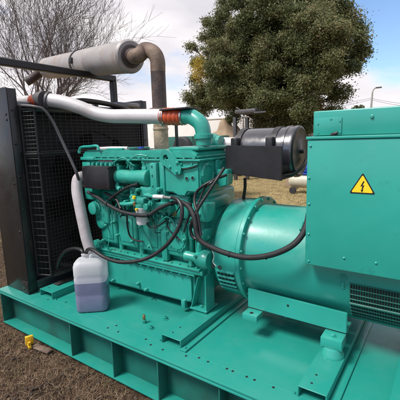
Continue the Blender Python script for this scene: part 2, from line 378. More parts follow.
for (px, py) in ((107.8, 327.8), (116.4, 325.5), (118.2, 331.7), (145.8, 339.2), (150.7, 344.7), (162.7, 349.6), (186, 355.8), (199, 357.7), (208, 361.6), (226.9, 368.6), (232.7, 371), (246.7, 376.6), (254.5, 379.8), (273.4, 387.3), (156, 300), (48, 299.5), (66, 302)):
    p = at(px, py, z=D + .001); f.lathe(p - V((0, 0, .003)), (0, 0, 1), [(0, .0068), (.0034, .0068)], 14)
base = f.build('base_frame', None, gen)
def crossmember(x0, x1, y0, flange=False, z1=D + .056):
    c = MB().m('deck'); t = .006; y1 = 1.48; z0 = D + .0005
    c.box(x0, x1, y0, y1, z1 - t, z1, .004, 3)
    c.box(x0, x0 + t, y0, y1, z0, z1 - t - .0003, .001)
    c.box(x1 - t, x1, y0, y1, z0, z1 - t - .0003, .001)
    if flange: c.box(x1 + .0005, x1 + .042, y0 - .01, y1, z0, z0 + .012, .003)
    c.tube([(x0 - .002, y0, z0), (x0 - .002, y1, z0)], .004, 6, 0); c.tube([(x1 + .002, y0, z0 + .003), (x1 + .002, y1, z0 + .003)], .004, 6, 0)
    c.m('edge').box(x0 + t + .001, x1 - t - .001, y0 + .25, y0 + .26, z0, z1 - t - .001, 0)
    for yy in (y0 + .05, y0 + .12): c.lathe((x0 + .05, yy, z1 - .001), (0, 0, 1), [(0, .006), (.0016, .006)], 10)
    o = c.build('cross_member', None, base)
    for bp0 in ((x0 - .02, y0 + .01, D), (x1 + .022, y0 + .012, D + (.0125 if flange else 0))): MB().bolt(bp0, (0, 0, 1), .008, .009).build('bolt', 'deck', base)
crossmember(.466, .63, .12)
crossmember(1.735, 1.88, .12, True)
crossmember(2.567, 2.70, .115, True)
crossmember(2.93, 3.07, .115, False)
for p in (at(151, 328.5, z=D), at(165.5, 319, z=D)):
    MB().m('deck').lathe(p, (0, 0, 1), [(0, .022), (.003, .022), (.0035, .018)], 24).lathe(p + V((0, 0, .003)), (0, 0, 1), [(0, .014), (.011, .014), (.013, .011)], 6).lathe(p + V((0, 0, .016)), (0, 0, 1), [(0, .007), (.008, .007)], 12).build('anchor_bolt', None, base)
p = at(144.3, 323, z=D)
MB().m('deck').lathe(p, (0, 0, 1), [(0, .014), (.022, .014), (.024, .012)], 6).m('brass').lathe(p + V((0, 0, .024)), (0, 0, 1), [(0, .009), (.016, .009), (.02, .011), (.03, .009), (.036, .005)], 14).build('drain_fitting', None, base)

# ---- radiator
r = MB().m('core'); r.box(.10, .34, .17, 1.46, .40, 1.74, .004)
rad = r.build('radiator', None, gen); rad['label'] = 'black radiator core in a black steel frame'
def post(y0, y1):
    q = MB().m('frame')
    q.box(.035, .38, y0, y0 + .008, D, 1.91, .003)
    q.box(.372, .38, y0 + .0085, y1, D, 1.905, .002)
    q.box(.036, .044, y0 + .0085, y1, D, 1.905, .002)
    q.box(.30, .386, y0 - .008, y0 - .0005, D + .003, D + .105, .002)
    for i in range(6): q.bolt((.3805, y0 + .03, .5 + i * .25), (1, 0, 0), .008, .006)
    for z in (1.72, 1.68, 1.2, .82): q.bolt((.345, y0 - .0005, z), (0, -1, 0), .008, .006)
    for x, z in ((.32, .34), (.365, .34), (.32, .385), (.365, .385)): q.bolt((x, y0 - .008, z), (0, -1, 0), .006, .005)
    q.build('side_post', None, rad)
post(.08, .155); post(1.49, 1.56)
h = MB().m('blackp'); h.box(.06, .36, .16, 1.488, 1.742, 1.82, .02, 3); h.build('header_tank', None, rad)
MB().m('blackp').box(.05, .37, .16, 1.488, .32, .398, .006).build('bottom_tank', None, rad)
MB().m('blackp').box(.30, .42, 1.12, 1.42, 1.8205, 1.87, .012).build('tank_bracket', None, rad)
MB().m('blackp').lathe((.26, .98, 1.8195), (0, 0, 1), [(0, .03), (.03, .03), (.031, .045), (.055, .045), (.058, .038)], 24).build('filler_cap', None, rad)
MB().m('rubber').tube([(.37, .55, 1.80), (.42, .66, 1.845), (.43, .8, 1.85), (.44, 1.0, 1.835), (.46, 1.2, 1.80), (.40, 1.35, 1.78)], .022).build('breather_hose', None, rad)
# fan with hub and blades
fn = MB().m('fan'); fc = V((.44, .80, 1.06)); fn.cyl(fc - V((.03, 0, 0)), fc + V((.035, 0, 0)), .11, seg=28)
for k in range(8):
    a0 = 2 * math.pi * k / 8 + .2
    ring = []
    for t in range(6):
        rr = .10 + .42 * t / 5; wd = .06 + .05 * t / 5; tw = .55 - .2 * t / 5
        for sgn in (-1, 1):
            a = a0 + sgn * wd / rr * .75
            ring.append(fc + V((sgn * wd * tw * .5, math.cos(a) * rr, math.sin(a) * rr)))
    for t in range(5):
        q = [ring[2 * t], ring[2 * t + 1], ring[2 * t + 3], ring[2 * t + 2]]
        fn.prism(q, (1, 0, 0), .004)
fn.build('cooling_fan', None, rad)
sh = MB().m('core'); 
for k in range(40):
    a, b_ = 2 * math.pi * k / 40, 2 * math.pi * (k + 1) / 40
    sh.prism([fc + V((-.09, math.cos(q) * rr, math.sin(q) * rr)) for q, rr in ((a, .54), (b_, .54), (b_, .66), (a, .66))], (-1, 0, 0), .01)
sh.build('fan_shroud', None, rad)
# fan guard
def guard_panel(a, b, z0, z1, nv, hs_, parent, top_bar=True):
    a, b = V(a), V(b); g = MB().m('wire'); n = V((b.y - a.y, a.x - b.x, 0)).normalized()
    for i in range(nv + 1):
        q = a.lerp(b, i / nv); w = .0022
        g.tube([q + V((0, 0, z0)), q + V((0, 0, z1))], .0017, 5, 0)
    z = z0
    while z < z1 - .004:
        g.tube([a + n * .003 + V((0, 0, z)), b + n * .003 + V((0, 0, z))], .0021, 5, 0); z += hs_
    for z in (z0, z1): g.bar(a + V((0, 0, z)), b + V((0, 0, z)), .012, .012, .002)
    return g.build('mesh_panel', None, parent)
gd = MB().m('blackm')
for (x, y) in ((.385, .165), (.50, .21), (.50, 1.34), (.385, 1.42)): gd.bar((x, y, .44), (x, y, 1.76), .014, .014, .003)
gd.bar((.5, .21, 1.42), (.5, 1.34, 1.42), .03, .012, .002); gd.bar((.385, .165, 1.42), (.5, .21, 1.42), .03, .012, .002)
gd.box(.384, .51, .18, 1.42, 1.762, 1.774, .002)
gd.box(.39, .50, .25, 1.30, .425, .436, .002)
gd.box(.49, .55, .23, .40, .36, .375, .003)
guard = gd.build('fan_guard', None, gen)
guard_panel((.390, .167, 0), (.495, .208, 0), .45, 1.405, 3, .055, guard)
guard_panel((.390, .167, 0), (.495, .208, 0), 1.435, 1.755, 4, .030, guard)
guard_panel((.502, .222, 0), (.502, .80, 0), .45, 1.405, 20, .030, guard)
guard_panel((.502, .81, 0), (.502, 1.335, 0), .45, 1.405, 19, .030, guard)
guard_panel((.502, .222, 0), (.502, 1.335, 0), 1.435, 1.755, 22, .027, guard)

# ---- muffler stand
s_ = MB().m('blackm')
pa = V((.28, -.02, 2.105)); pb = V((.28, 1.23, 2.105))
s_.bar(pa, pb, .055, .055, .006); s_.bar((.28, 1.205, 2.077), (.28, 1.205, 1.80), .055, .055, .006)
s_.bar((.28, .0, 2.08), (.10, .11, 1.915), .05, .05, .006)
s_.build('muffler_stand', None, gen)
# ---- muffler
e1 = at(131, 56.5, y=.78); dp = 3.95
l0 = at(47, 68.5, y=1.42)
dirm = (l0 - e1).normalized(); ln = (l0 - e1).length
mu = MB().m('muff'); rr = .124
mu.lathe(e1, dirm, [(0, rr - .012), (.012, rr), (.02, rr + .003), (.03, rr), (ln * .32, rr), (ln * .32 + .004, rr + .002), (ln * .32 + .012, rr), (ln - .06, rr * .97), (ln, rr * .85)], 48)
muffler = mu.build('muffler', None, gen)
st = MB().m('blackm'); q = e1 + dirm * ln * .46; st.lathe(q, dirm, [(0, rr), (0, rr + .006), (.035, rr + .006), (.035, rr)], 48, False)
st.box(q.x - .01, q.x + .03, q.y - rr - .03, q.y - rr, q.z - .02, q.z + .03, .003); st.build('strap', None, muffler)
tp = MB().m('rustd'); a = at(42, 71, y=1.2); tp.tube([l0 + dirm * -.05, l0 + dirm * .12, at(33, 78, y=1.42), at(26, 82, y=1.35)], .055, 16, 5); tp.build('tail_pipe', None, muffler)
ex = MB().m('rustd'); pc = .056
top = at(158, 62, y=.80); c0 = e1 - dirm * .0
ex.lathe(e1 + dirm * .01, -dirm, [(0, .085), (.02, .085), (.025, .060), (.1, .056)], 24)
pt = [e1, e1 - dirm * .12, at(145, 50, y=.80), at(153.2, 52.5, y=.80), at(157.4, 60, y=.80), at(158, 72, y=.80)]
ex.m('rust').tube(pt[:1] + pt[1:], pc, 24, 8)
xp, yp = pt[-1].x, pt[-1].y
ex.m('rustd').cyl((xp, yp, pt[-1].z + .0), (xp, yp, 1.70), pc - .001, seg=28)
ex.m('rust').lathe((xp, yp, 1.735), (0, 0, -1), [(0, pc), (0, .078), (.02, .078), (.022, .07), (.03, .07), (.03, .078), (.05, .078), (.05, pc)], 28)
ex.bolt((xp - .085, yp - .03, 1.72), (-1, 0, 0), .008, .02)
ex.m('rustl').lathe((xp, yp, 1.69), (0, 0, -1), [(0, pc - .004), (.1, pc), (.105, pc + .004), (.115, pc + .004), (.12, pc), (.30, pc)], 28)
ex.build('exhaust_pipe', None, gen)

# ---- silver charge pipe from radiator top to green elbow
ip = MB().m('silver')
A = [at(22, 101, y=.30), at(36, 100.5, y=.32)]
ip.tube([V((A[0].x - .10, A[0].y, A[0].z)), A[0], A[1]], .040, 20, 3)
ip.m('orange').tube([at(32.5, 101, y=.315), at(39.5, 100, y=.325)], .046, 20, 0)
ip.m('silver')
B = [at(50, 100, y=.34), at(64, 102.5, y=.39), at(80, 107.5, y=.45), at(94, 113, y=.50), at(110, 116, y=.54), at(130, 116.2, y=.56), at(164, 116.5, y=.57)]
ip.tube(B, .051, 24, 7)
pipe = ip.build('charge_air_pipe', None, gen)
cl = MB().m('hoseg'); cl.lathe(at(37, 99, y=.328), B[0] - at(37, 99, y=.328), [(0, .047), (.04, .058), (.085, .066), (.10, .066)], 24)
cl.lathe(at(48, 100, y=.335), B[1] - B[0], [(0, .052), (0, .064), (.016, .064), (.016, .052)], 24); cl.build('hose_coupling', None, pipe)
o_ = MB().m('orange'); ha = at(162.5, 116.5, y=.57); hb = at(185, 116.5, y=.575)
dh = (hb - ha); Lh = dh.length; pr = []
for i in range(41):
    t = i / 40; pr.append((t * Lh, .052 + (.0065 * abs(math.sin(t * math.pi * 5)) if .12 < t < .9 else 0)))
o_.lathe(ha, dh, pr, 28); o_.m('steel')
for t in (.05, .14, .93):
    o_.lathe(ha + dh * t, dh, [(0, .052), (0, .0565), (.012, .0565), (.012, .052)], 28)
o_.bolt(ha + dh * .09 + V((0, -.02, -.058)), (0, -1, 0), .006, .02)
o_.build('bellows_hose', None, pipe)
el = MB().m('cast'); ec = hb
ez = at(204, 145, y=.575)
el.tube([hb + V((-.02, 0, 0)), hb + V((.03, 0, 0)), at(193, 117.5, y=.575), at(200, 123, y=.575), at(203, 131, y=.575), V((ez.x, .575, ez.z))], .050, 24, 8)
z = at(203, 134, y=.575).z
el.lathe((ez.x, .575, z), (0, 0, -1), [(0, .05), (.003, .062), (.028, .062), (.031, .052)], 28)
el.build('intake_elbow', None, pipe)
hs2 = MB().m('blackm'); hs2.box(at(159, 109, y=.50).x, at(187, 109, y=.50).x, .50, .66, at(175, 109.5, y=.50).z, at(175, 107.8, y=.50).z, .002); hs2.bar((1.5, .64, 1.70), (1.5, .64, 1.45), .03, .006); hs2.build('heat_shield', None, gen)

# ---- alternator
yc, zc = .80, .757
al = MB().m('paint')
al.lathe((1.895, yc, zc), (1, 0, 0), [(-.012, .18), (-.010, .318), (-.004, .329), (.004, .333), (.15, .335), (.152, .333), (.16, .333), (.162, .352), (.186, .352), (.189, .349), (.19, .310), (.20, .306), (1.5, .305), (1.55, .29)], 96)
alt = al.build('alternator', None, gen)
for k in range(20):
    a = 2 * math.pi * k / 20 + .1
    if k % 1: continue
    if math.cos(a) > .75: continue
    MB().m('paint').bolt((2.084, yc + math.cos(a) * .336, zc + math.sin(a) * .336), (1, 0, 0), .0095, .009).build('bolt', None, alt)
# louvred vent in the fan housing, low on the near side
def arcpt(x, r_, th): return V((x, yc - math.cos(th) * r_, zc + math.sin(th) * r_))
vt = MB().m('edge')
def arcpatch(mb, x0, x1, t0, t1, r0, n=8):
    for i in range(n):
        a, b_ = t0 + (t1 - t0) * i / n, t0 + (t1 - t0) * (i + 1) / n
        vv = [mb.bm.verts.new(arcpt(x, r0, th)) for x, th in ((x0, a), (x1, a), (x1, b_), (x0, b_))]
        fa = mb.bm.faces.new(vv); fa.material_index = mb.cur
arcpatch(vt, 1.912, 2.035, -.68, -.22, .3362)
vt.m('paint')
for k in range(5):
    th = -.66 + k * .107
    vt.bar(arcpt(1.912, .340, th), arcpt(2.035, .340, th), .010, .014, .001, upv=arcpt(0, 1, th) - V((0, yc, zc)))
for k in range(6):
    x = 1.912 + k * .0246
    vt.tube([arcpt(x, .337, -.68 + .0575 * j) for j in range(9)], .0022, 5, 1)
vt.build('vent_grille', None, alt)
vg = MB().m('edge'); xg0 = 2.70
arcpatch(vg, xg0, 3.2, -.78, -.02, .3062, 12)
vg.m('shaded_teal')  # same darkened teal, holding down sun glare on the wires
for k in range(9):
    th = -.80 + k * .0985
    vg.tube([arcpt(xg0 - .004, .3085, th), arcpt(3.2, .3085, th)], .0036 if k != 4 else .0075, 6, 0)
for k in range(42):
    vg.tube([arcpt(xg0 + k * .0122, .3075, -.80 + .0788 * j) for j in range(11)], .0021, 4, 1)
vg.build('vent_grille', None, alt)
lt = MB().m('paint'); p0 = arcpt(2.665, .306, -.0); lt.bar(arcpt(2.665, .309, .0), arcpt(2.665, .309, -.13), .014, .008, .002, upv=(0, -1, 0)); lt.tube([arcpt(2.655, .312, .03), arcpt(2.655, .316, .10), arcpt(2.675, .316, .10), arcpt(2.675, .312, .03)], .003, 6, 4); lt.bolt(arcpt(2.665, .312, -.06), (0, -1, -.1), .006, .006); lt.build('latch', None, alt)
fin = MB().m('paint'); fin.prism([arcpt(2.41, .30, t) for t in (1.0, .72)] + [arcpt(2.41, .345, .74), arcpt(2.41, .34, .88), arcpt(2.41, .318, .98)], (1, 0, 0), .012, .002); fin.build('cable_bracket', None, alt)
ft = MB().m('paint')
ft.prism([(2.115, .500, .592), (2.115, .500, .472), (2.69, .500, .468), (2.69, .500, .582)], (0, 1, 0), .014, .003)
ft.box(2.115, 2.69, .5145, .62, .468, .480, .002)
ft.prism([(2.115, 1.086, .592), (2.115, 1.086, .472), (2.69, 1.086, .468), (2.69, 1.086, .582)], (0, 1, 0), .014, .003)
ft.box(2.115, 2.69, .98, 1.0855, .468, .480, .002); ft.box(2.3, 2.32, .62, .98, .40, .479, .002)
ft.m('edge').lathe((2.37, .4995, .545), (0, -1, 0), [(0, .007), (.001, .007)], 12)
ft.build('mounting_foot', None, alt)
def pad(x0, x1, y0, y1, z0, z1, rubber):
    q = MB().m('paint'); q.box(x0, x1, y0, y1, z0, z1, .003); cx, cy = (x0 + x1) / 2, (y0 + y1) / 2
    if rubber:
        q.bolt((cx, cy - .01, z1 + .001), (0, 0, 1), .014, .012); q.lathe((cx, cy - .01, z0), (0, 0, -1), [(0, .046), (.006, .05), (.03, .052), (.04, .058), (z0 - D - .0565, .058)], 28)
        q.bolt((cx - .02, y0 - .012, D + .0565), (0, 0, 1), .008, .009)
    else: q.m('edge').lathe((cx, cy - .012, z1), (0, 0, 1), [(0, .012), (.001, .012)], 16)
    q.build('anti_vibration_pad' if rubber else 'mounting_pad', None, alt)
pad(2.120, 2.215, .415, .499, .432, .470, False)
pad(2.583, 2.69, .405, .499, .415, .467, True)

# ---- terminal box
tb = MB().m('paint'); BX0, BX1 = 2.495, 3.35
tb.box(BX0, BX1, .40, 1.2, .847, 1.478, .006, 3)
tb.box(BX0 - .006, BX1, .394, 1.206, 1.4785, 1.493, .004, 2)
tb.box(BX0 + .018, BX1, .428, 1.17, 1.4935, 1.612, .006, 3)
tbx = tb.build('terminal_box', None, gen)
for (px, py) in ((310.5, 146), (309, 178), (309, 204), (308.5, 234), (308.5, 261), (344, 258), (376, 263)):
    q = at(px, py, y=.3995); MB().m('paint').lathe(q, (0, -1, 0), [(0, .0062), (.003, .0058), (.005, .003)], 12).build('screw', None, tbx)
cp = MB().m('paint'); a, b_ = at(315.5, 121, y=.4275), at(341.5, 135, y=.4275)
cp.box(a.x, b_.x, .4235, .4275, 1.497, 1.577, .001)
for (px, py) in ((318, 124), (318, 133), (340, 121), (340, 132), (331, 119)): cp.lathe(at(px, py, y=.4235), (0, -1, 0), [(0, .005), (.003, .004)], 10)
cp.build('cover_plate', None, tbx)
q = at(372, 116.5, y=.4275); MB().m('paint').lathe(q, (0, -1, 0), [(0, .008), (.003, .008), (.004, .006), (.007, .006)], 12).build('screw', None, tbx)
kb = MB().m('rubber'); q = at(333.5, 134, y=.41); kb.lathe(at(331, 135.3, y=.41), V((1, -.1, .35)), [(0, .006), (.006, .009), (.028, .008), (.034, .005)], 12); kb.build('cable_plug', None, tbx)
sg = MB().m('signk'); T0, T1, T2 = at(362.5, 176.6, y=.3992), at(350.8, 194.3, y=.3992), at(372.9, 195.1, y=.3992)
cx, cz = (T1.x + T2.x) / 2, T1.z; w = (T2.x - T1.x) / 2
w = .052; hgt = w * 1.732; cz = 1.232; cx = 2.752
def tri(w, y0, dz): 
    h_ = w * 1.732; c = V((cx, y0, cz + hgt / 3)); out_ = []
    for k, ang in enumerate((90, 210, 330)):
        v = V((math.cos(R_(ang)), 0, math.sin(R_(ang)))) * (w * 1.1547)
        for dd in (12, -12) if True else ():
            out_.append(c + v * .93 + V((math.cos(R_(ang - dd * 7)), 0, math.sin(R_(ang - dd * 7)))) * w * .06)
    return out_[:]
def trif(w):
    c = V((cx, .3992, cz + hgt / 3)); o2 = []
    for ang in (90, 210, 330):
        v = V((math.cos(R_(ang)), 0, math.sin(R_(ang)))) * (w * 1.1547 * .92)
        for dd in (60, 20, -20, -60): o2.append(c + v + V((math.cos(R_(ang - dd)), 0, math.sin(R_(ang - dd)))) * w * .085)
    return o2
sg.prism(trif(w), (0, -1, 0), .0012)
sg.m('yellow').prism([p_ - V((0, .0012, 0)) for p_ in trif(w * .84)], (0, -1, 0), .0004)
c = V((cx, .3975, cz + hgt / 3)); zb = [(.004, .034), (-.010, .004), (.0, .006), (-.004, -.018), (-.009, -.016), (.000, -.031), (.007, -.013), (.002, -.015), (.011, .012), (.001, .009), (.011, .034)]
sg.m('signk').prism([c + V((x * .80, 0, z_ * .80 - .002)) for x, z_ in zb], (0, -1, 0), .0006)
sg.build('warning_sign', None, tbx)

# ---- engine block, pan
eb = MB().m('cast')
eb.box(.74, 1.795, .565, .93, .62, 1.155, .02, 3)
eb.box(.72, 1.82, .53, .80, 1.03, 1.12, .02, 3)
# casting panels along the near side
for (x0, x1) in ((.80, .98), (1.00, 1.20), (1.22, 1.44), (1.46, 1.66)):
    eb.box(x0, x1, .497, .575, .70, .975, .020, 3)
    eb.box(x0 + .035, x1 - .035, .490, .50, .74, .94, .006, 2)
    for zz in (.955,):
        for xx in (x0 + .02, (x0 + x1) / 2, x1 - .02): eb.bolt((xx, .497, zz), (0, -1, 0), .009, .010, False)
for x in (.79, .99, 1.21, 1.45, 1.67): eb.cyl((x, .535, .64), (x, .535, 1.02), .020, seg=14)
eb.box(.70, 1.80, .472, .60, .612, .642, .006, 2)                       # crankcase rail
eb.box(.72, 1.78, .462, .60, .642, .655, .004)
for i in range(15): eb.bolt((.74 + i * .072, .480, .655), (0, 0, 1), .009, .012, False)
eb.prism([(.70, .49, .70), (.70, .49, .60), (.86, .49, .60), (.86, .49, .66)], (0, 1, 0), .05, .004)
# flywheel housing
eb.lathe((1.80, yc, .757), (1, 0, 0), [(-.07, .22), (-.06, .265), (.0, .272), (.005, .285), (.03, .285), (.032, .262), (.085, .262)], 64)
eb.box(1.70, 1.81, .52, .85, .90, 1.11, .03, 3)
eb.box(1.72, 1.80, .50, .62, .62, 1.10, .02, 3)
for t in (.15, .5, .85, 1.2, 1.5): eb.bolt(arcpt(1.795, .31, t) + V((-.002, 0, 0)), (-1, 0, 0), .009, .012, False)
blk = eb.build('engine_block', None, gen)
# inspection bosses / small blocks of the casting
gr = random.Random(4)
ds = MB().m('cast')
for (px, py, r0) in ((104, 240, .012), (118, 235, .011), (133, 241, .010), (150, 246, .012), (107, 225, .013), (128, 222, .010), (168, 232, .012), (172, 220, .014), (160, 215, .012), (185, 240, .012)):
    q = at(px, py, y=.49); ds = MB().m('cast'); ds.cyl(q + V((0, .03, 0)), q + V((0, -.018, 0)), r0, seg=12); ds.bolt(q + V((0, -.018, 0)), (0, -1, 0), r0 * .7, .008, False); ds.build('plug', None, blk)
op = MB().m('paint')
op.prism([(.72, .505, .592), (1.70, .505, .592), (1.70, .505, .41), (1.685, .505, .385), (1.65, .505, .372), (.80, .505, .352), (.76, .505, .358), (.735, .505, .385)], (0, 1, 0), .58, .018)
op.box(.70, 1.73, .478, 1.1, .5925, .6115, .005)
for i in range(12): op.bolt((.88 + i * .072, .485, .5895), (0, 0, -1), .008, .010, False)
for (px, py) in ((114, 280), (139, 283), (147, 289)): 
    q = at(px, py, y=.503); op.cyl(q, q + V((0, -.02, 0)), .013, seg=14); op.bolt(q + V((0, -.02, 0)), (0, -1, 0), .009, .01, False)
op.box(1.60, 1.635, .485, .52, .335, .40, .006)
op.build('oil_pan', None, gen)
# rear engine mount (V-shaped)
mt_ = MB().m('paint'); y0 = .462
z0 = D + .0565 + .008
mt_.box(1.70, 1.835, .455, .60, z0, z0 + .012, .002)
mt_.prism([(1.705, y0, z0 + .012), (1.712, y0, z0 + .012), (1.770, y0, .60), (1.763, y0, .60)], (0, 1, 0), .10, .001)
mt_.prism([(1.823, y0, z0 + .012), (1.831, y0, z0 + .012), (1.831, y0, .62), (1.823, y0, .62)], (0, 1, 0), .10, .001)
mt_.prism([(1.712, .53, z0 + .012), (1.823, .53, z0 + .012), (1.823, .53, .66), (1.763, .53, .66)], (0, 1, 0), .02, .002)
mt_.bolt((1.77, .49, z0 + .013), (0, 0, 1), .013, .014); mt_.bolt((1.79, .529, .56), (0, -1, 0), .012, .012); mt_.bolt((1.80, .529, .47), (0, -1, 0), .012, .012)
mt_.lathe((1.775, .50, z0 - .0005), (0, 0, -1), [(0, .03), (.0075, .03)], 20)
mt_.build('engine_mount', None, gen)
# starter-like boss in front of the flywheel housing
sm = MB().m('cast'); c1 = V((1.815, .47, .735))
sm.lathe(c1, (-1, 0, 0), [(-.05, .052), (-.03, .060), (.0, .062), (.02, .050), (.045, .046), (.05, .030), (.11, .030), (.118, .034), (.14, .034), (.145, .028)], 24)
sm.tube([c1 + V((-.03, 0, .05)), c1 + V((-.02, .0, .11)), c1 + V((.03, .03, .15))], .018, 10); sm.bolt(c1 + V((-.03, -.05, .03)), (0, -1, 0), .009, .01)
sm.build('starter_motor', None, gen)

# ---- head and covers
hd = MB().m('cast')
hd.box(.74, 1.79, .56, .80, 1.131, 1.395, .012)                         # head row
# large right-hand housing
P = lambda x, z_: (x, .452, z_)
hd.prism([P(1.335, 1.155), P(1.60, 1.155), P(1.64, 1.135), P(1.70, 1.135), P(1.72, 1.165), P(1.80, 1.165), P(1.815, 1.20), P(1.815, 1.375), P(1.335, 1.385)], (0, 1, 0), .38, .010)
hd.prism([P(.70, 1.372), P(1.80, 1.372), P(1.80, 1.40), P(1.76, 1.43), P(.74, 1.435), P(.70, 1.41)], (0, 1, 0), .40, .012)
hd.box(.72, 1.83, .437, .87, 1.362, 1.374, .004)
hd.box(1.56, 1.80, .47, .84, 1.425, 1.45, .012, 2)
hd.box(.90, 1.10, .50, .80, 1.433, 1.448, .006)
head = hd.build('cylinder_head', None, gen)
for i in range(14): MB().m('cast').bolt((.78 + i * .077, .446, 1.374), (0, 0, 1), .008, .012, False).build('bolt', None, head)
for i in range(6): MB().m('cast').bolt((1.36 + i * .08, .452, 1.345), (0, -1, 0), .008, .008, False).build('bolt', None, head)
for (px, py) in ((187, 178.5), (193, 178)):
    hx = MB().m('cast'); q = at(px, py, y=.452); hx.lathe(q, (0, -1, 0), [(0, .017), (.003, .017), (.004, .013)], 20)
    hx.m('edge').lathe(q + V((0, -.004, 0)), (0, -1, 0), [(0, .011), (.0006, .011)], 18); hx.build('core_plug', None, head)
for (y, z_) in ((.54, 1.275), (.74, 1.29)):
    hx = MB().m('cast')
    hx.lathe((1.815, y, z_), (1, 0, 0), [(0, .075), (.006, .075), (.009, .068), (.012, .066), (.012, .056), (.006, .054)], 32)
    for k in range(6):
        a = k * math.pi / 3; hx.bolt((1.824, y + math.cos(a) * .068, z_ + math.sin(a) * .068), (1, 0, 0), .006, .007, False)
    hx.build('end_cover', None, head)
hx = MB().m('cast')
hx.box(1.815, 1.835, .62, .67, 1.20, 1.36, .004)
hx.build('web', None, head)
hx = MB().m('cast')
hx.tube([at(174, 171.5, y=.445), at(180, 168.5, y=.445), at(189, 167, y=.445), at(197, 164.5, y=.445)], .0045, 8)
hx.build('throttle_rod', None, head)
hx = MB().m('rubber').tube([at(175, 172.6, y=.440), at(181, 169.8, y=.440), at(190, 168.2, y=.440), at(197, 165.8, y=.440)], .0035, 8)
hx.build('throttle_cable', None, head)
# lifting eye: teardrop plate with hole
le = MB().m('cast'); yy = .43
cE = at(165.5, 158, y=yy)
ring = [cE + V((math.cos(R_(a)), 0, math.sin(R_(a)))) * .052 for a in range(60, 275, 18)]
tail = [at(171, 171, y=yy), at(175, 175, y=yy), at(180, 174, y=yy), at(181, 168, y=yy), at(174, 157, y=yy)]
outer = ring + tail
inner = [cE + V((math.cos(R_(a)), 0, math.sin(R_(a)))) * .024 for a in range(0, 360, 30)]
# plate around hole: two halves as strips
def plate_with_hole(mb, outer, cen, rin, n_, th):
    b = bmesh.new(); k = len(outer)
    o1 = [b.verts.new(p_) for p_ in outer]; i1 = []
    for p_ in outer:
        d = (p_ - cen).normalized(); i1.append(b.verts.new(cen + d * rin))
    fs_ = [b.faces.new([o1[i], o1[(i + 1) % k], i1[(i + 1) % k], i1[i]]) for i in range(k)]
    r_ = bmesh.ops.extrude_face_region(b, geom=fs_); bmesh.ops.translate(b, vec=Vector(n_) * th, verts=[v for v in r_['geom'] if isinstance(v, bmesh.types.BMVert)])
    bmesh.ops.recalc_face_normals(b, faces=b.faces); mb._merge(b)
plate_with_hole(le, outer, cE, .022, (0, 1, 0), .018)
for px, py in ((170, 167), (176.5, 172), (177, 163)): le.bolt(at(px, py, y=yy), (0, -1, 0), .009, .009)
le.build('lifting_eye', None, head)
# lifting bracket at left end of the cover
lb = MB().m('paint'); 
for dy in (0, .05):
    lb.tube([at(79, 153, y=.44 + dy), at(81, 147.5, y=.44 + dy), at(90, 146.5, y=.44 + dy), at(97, 146, y=.44 + dy), at(99, 150, y=.44 + dy)], .011, 8, 4)
lb.box(.70, .86, .43, .52, 1.36, 1.385, .006); lb.bar(at(79, 152, y=.43), at(79, 152, y=.56), .02, .02, .003)
lb.build('lifting_bracket', None, head)
rl = MB().m('silver'); rl.tube([at(98, 149, y=.50), at(112, 148.3, y=.52), at(128, 148.5, y=.54)], .015, 12, 2); rl.build('rail_tube', None, head)
# blue cap and dark pad on the cover
bc = MB().m('blue'); q = at(141, 147, y=.62); bc.cyl(V((q.x, .62, 1.434)), V((q.x, .62, 1.452)), .022); bc.m('edge').box(1.20, 1.34, .47, .58, 1.4345, 1.439, .001); bc.build('filler_cap', None, head)
wp = MB().m('white'); wp.box(1.52, 1.70, .49, .53, 1.4355, 1.4365, 0); wp.build('label_strip', None, head)

# ---- left front details: rib block, pink label, control box
fl = MB().m('cast')
fl.box(.73, 1.06, .455, .56, 1.18, 1.36, .010)
fl.box(.70, .80, .44, .56, 1.05, 1.35, .012)
for i in range(5):
    x = at(93 + i * 4.4, 160, y=.44).x; fl.box(x - .011, x + .011, .425, .46, 1.305, 1.345, .008, 2)
fl.build('rocker_housing', None, gen)
lbp = MB().m('tagred'); a, b_ = at(95, 156, y=.4235), at(109, 157, y=.4235); lbp.box(a.x, b_.x, .452, .4545, 1.353, 1.372, 0); lbp.build('label_plate', None, head)
cbx = MB().m('blackm'); a, b_ = at(81.5, 166, y=.36), at(109.5, 188, y=.36)
cbx.box(a.x, b_.x, .36, .44, at(95, 189, y=.36).z, at(95, 166.5, y=.36).z, .004)
for px, py in ((83.5, 168), (107.5, 168), (83.5, 186), (107.5, 187)): cbx.bolt(at(px, py, y=.36), (0, -1, 0), .005, .004)
cbx.build('control_box', None, gen)
wm = MB().m('cast'); cz_ = 1.245
wm.lathe((1.02, .46, cz_), (1, 0, 0), [(0, .03), (.01, .046), (.05, .050), (.06, .056), (.075, .056), (.08, .050), (.30, .052), (.36, .058), (.375, .058), (.38, .05)], 28)
wm.tube([(1.08, .46, cz_ - .02), (1.10, .43, cz_ - .07), (1.14, .42, cz_ - .09)], .018, 10)
for x in (1.10, 1.24, 1.36): wm.box(x - .02, x + .02, .44, .52, cz_ + .03, cz_ + .08, .006); wm.bolt((x, .45, cz_ + .08), (0, 0, 1), .009, .012, False)
wm.build('water_manifold', None, gen)
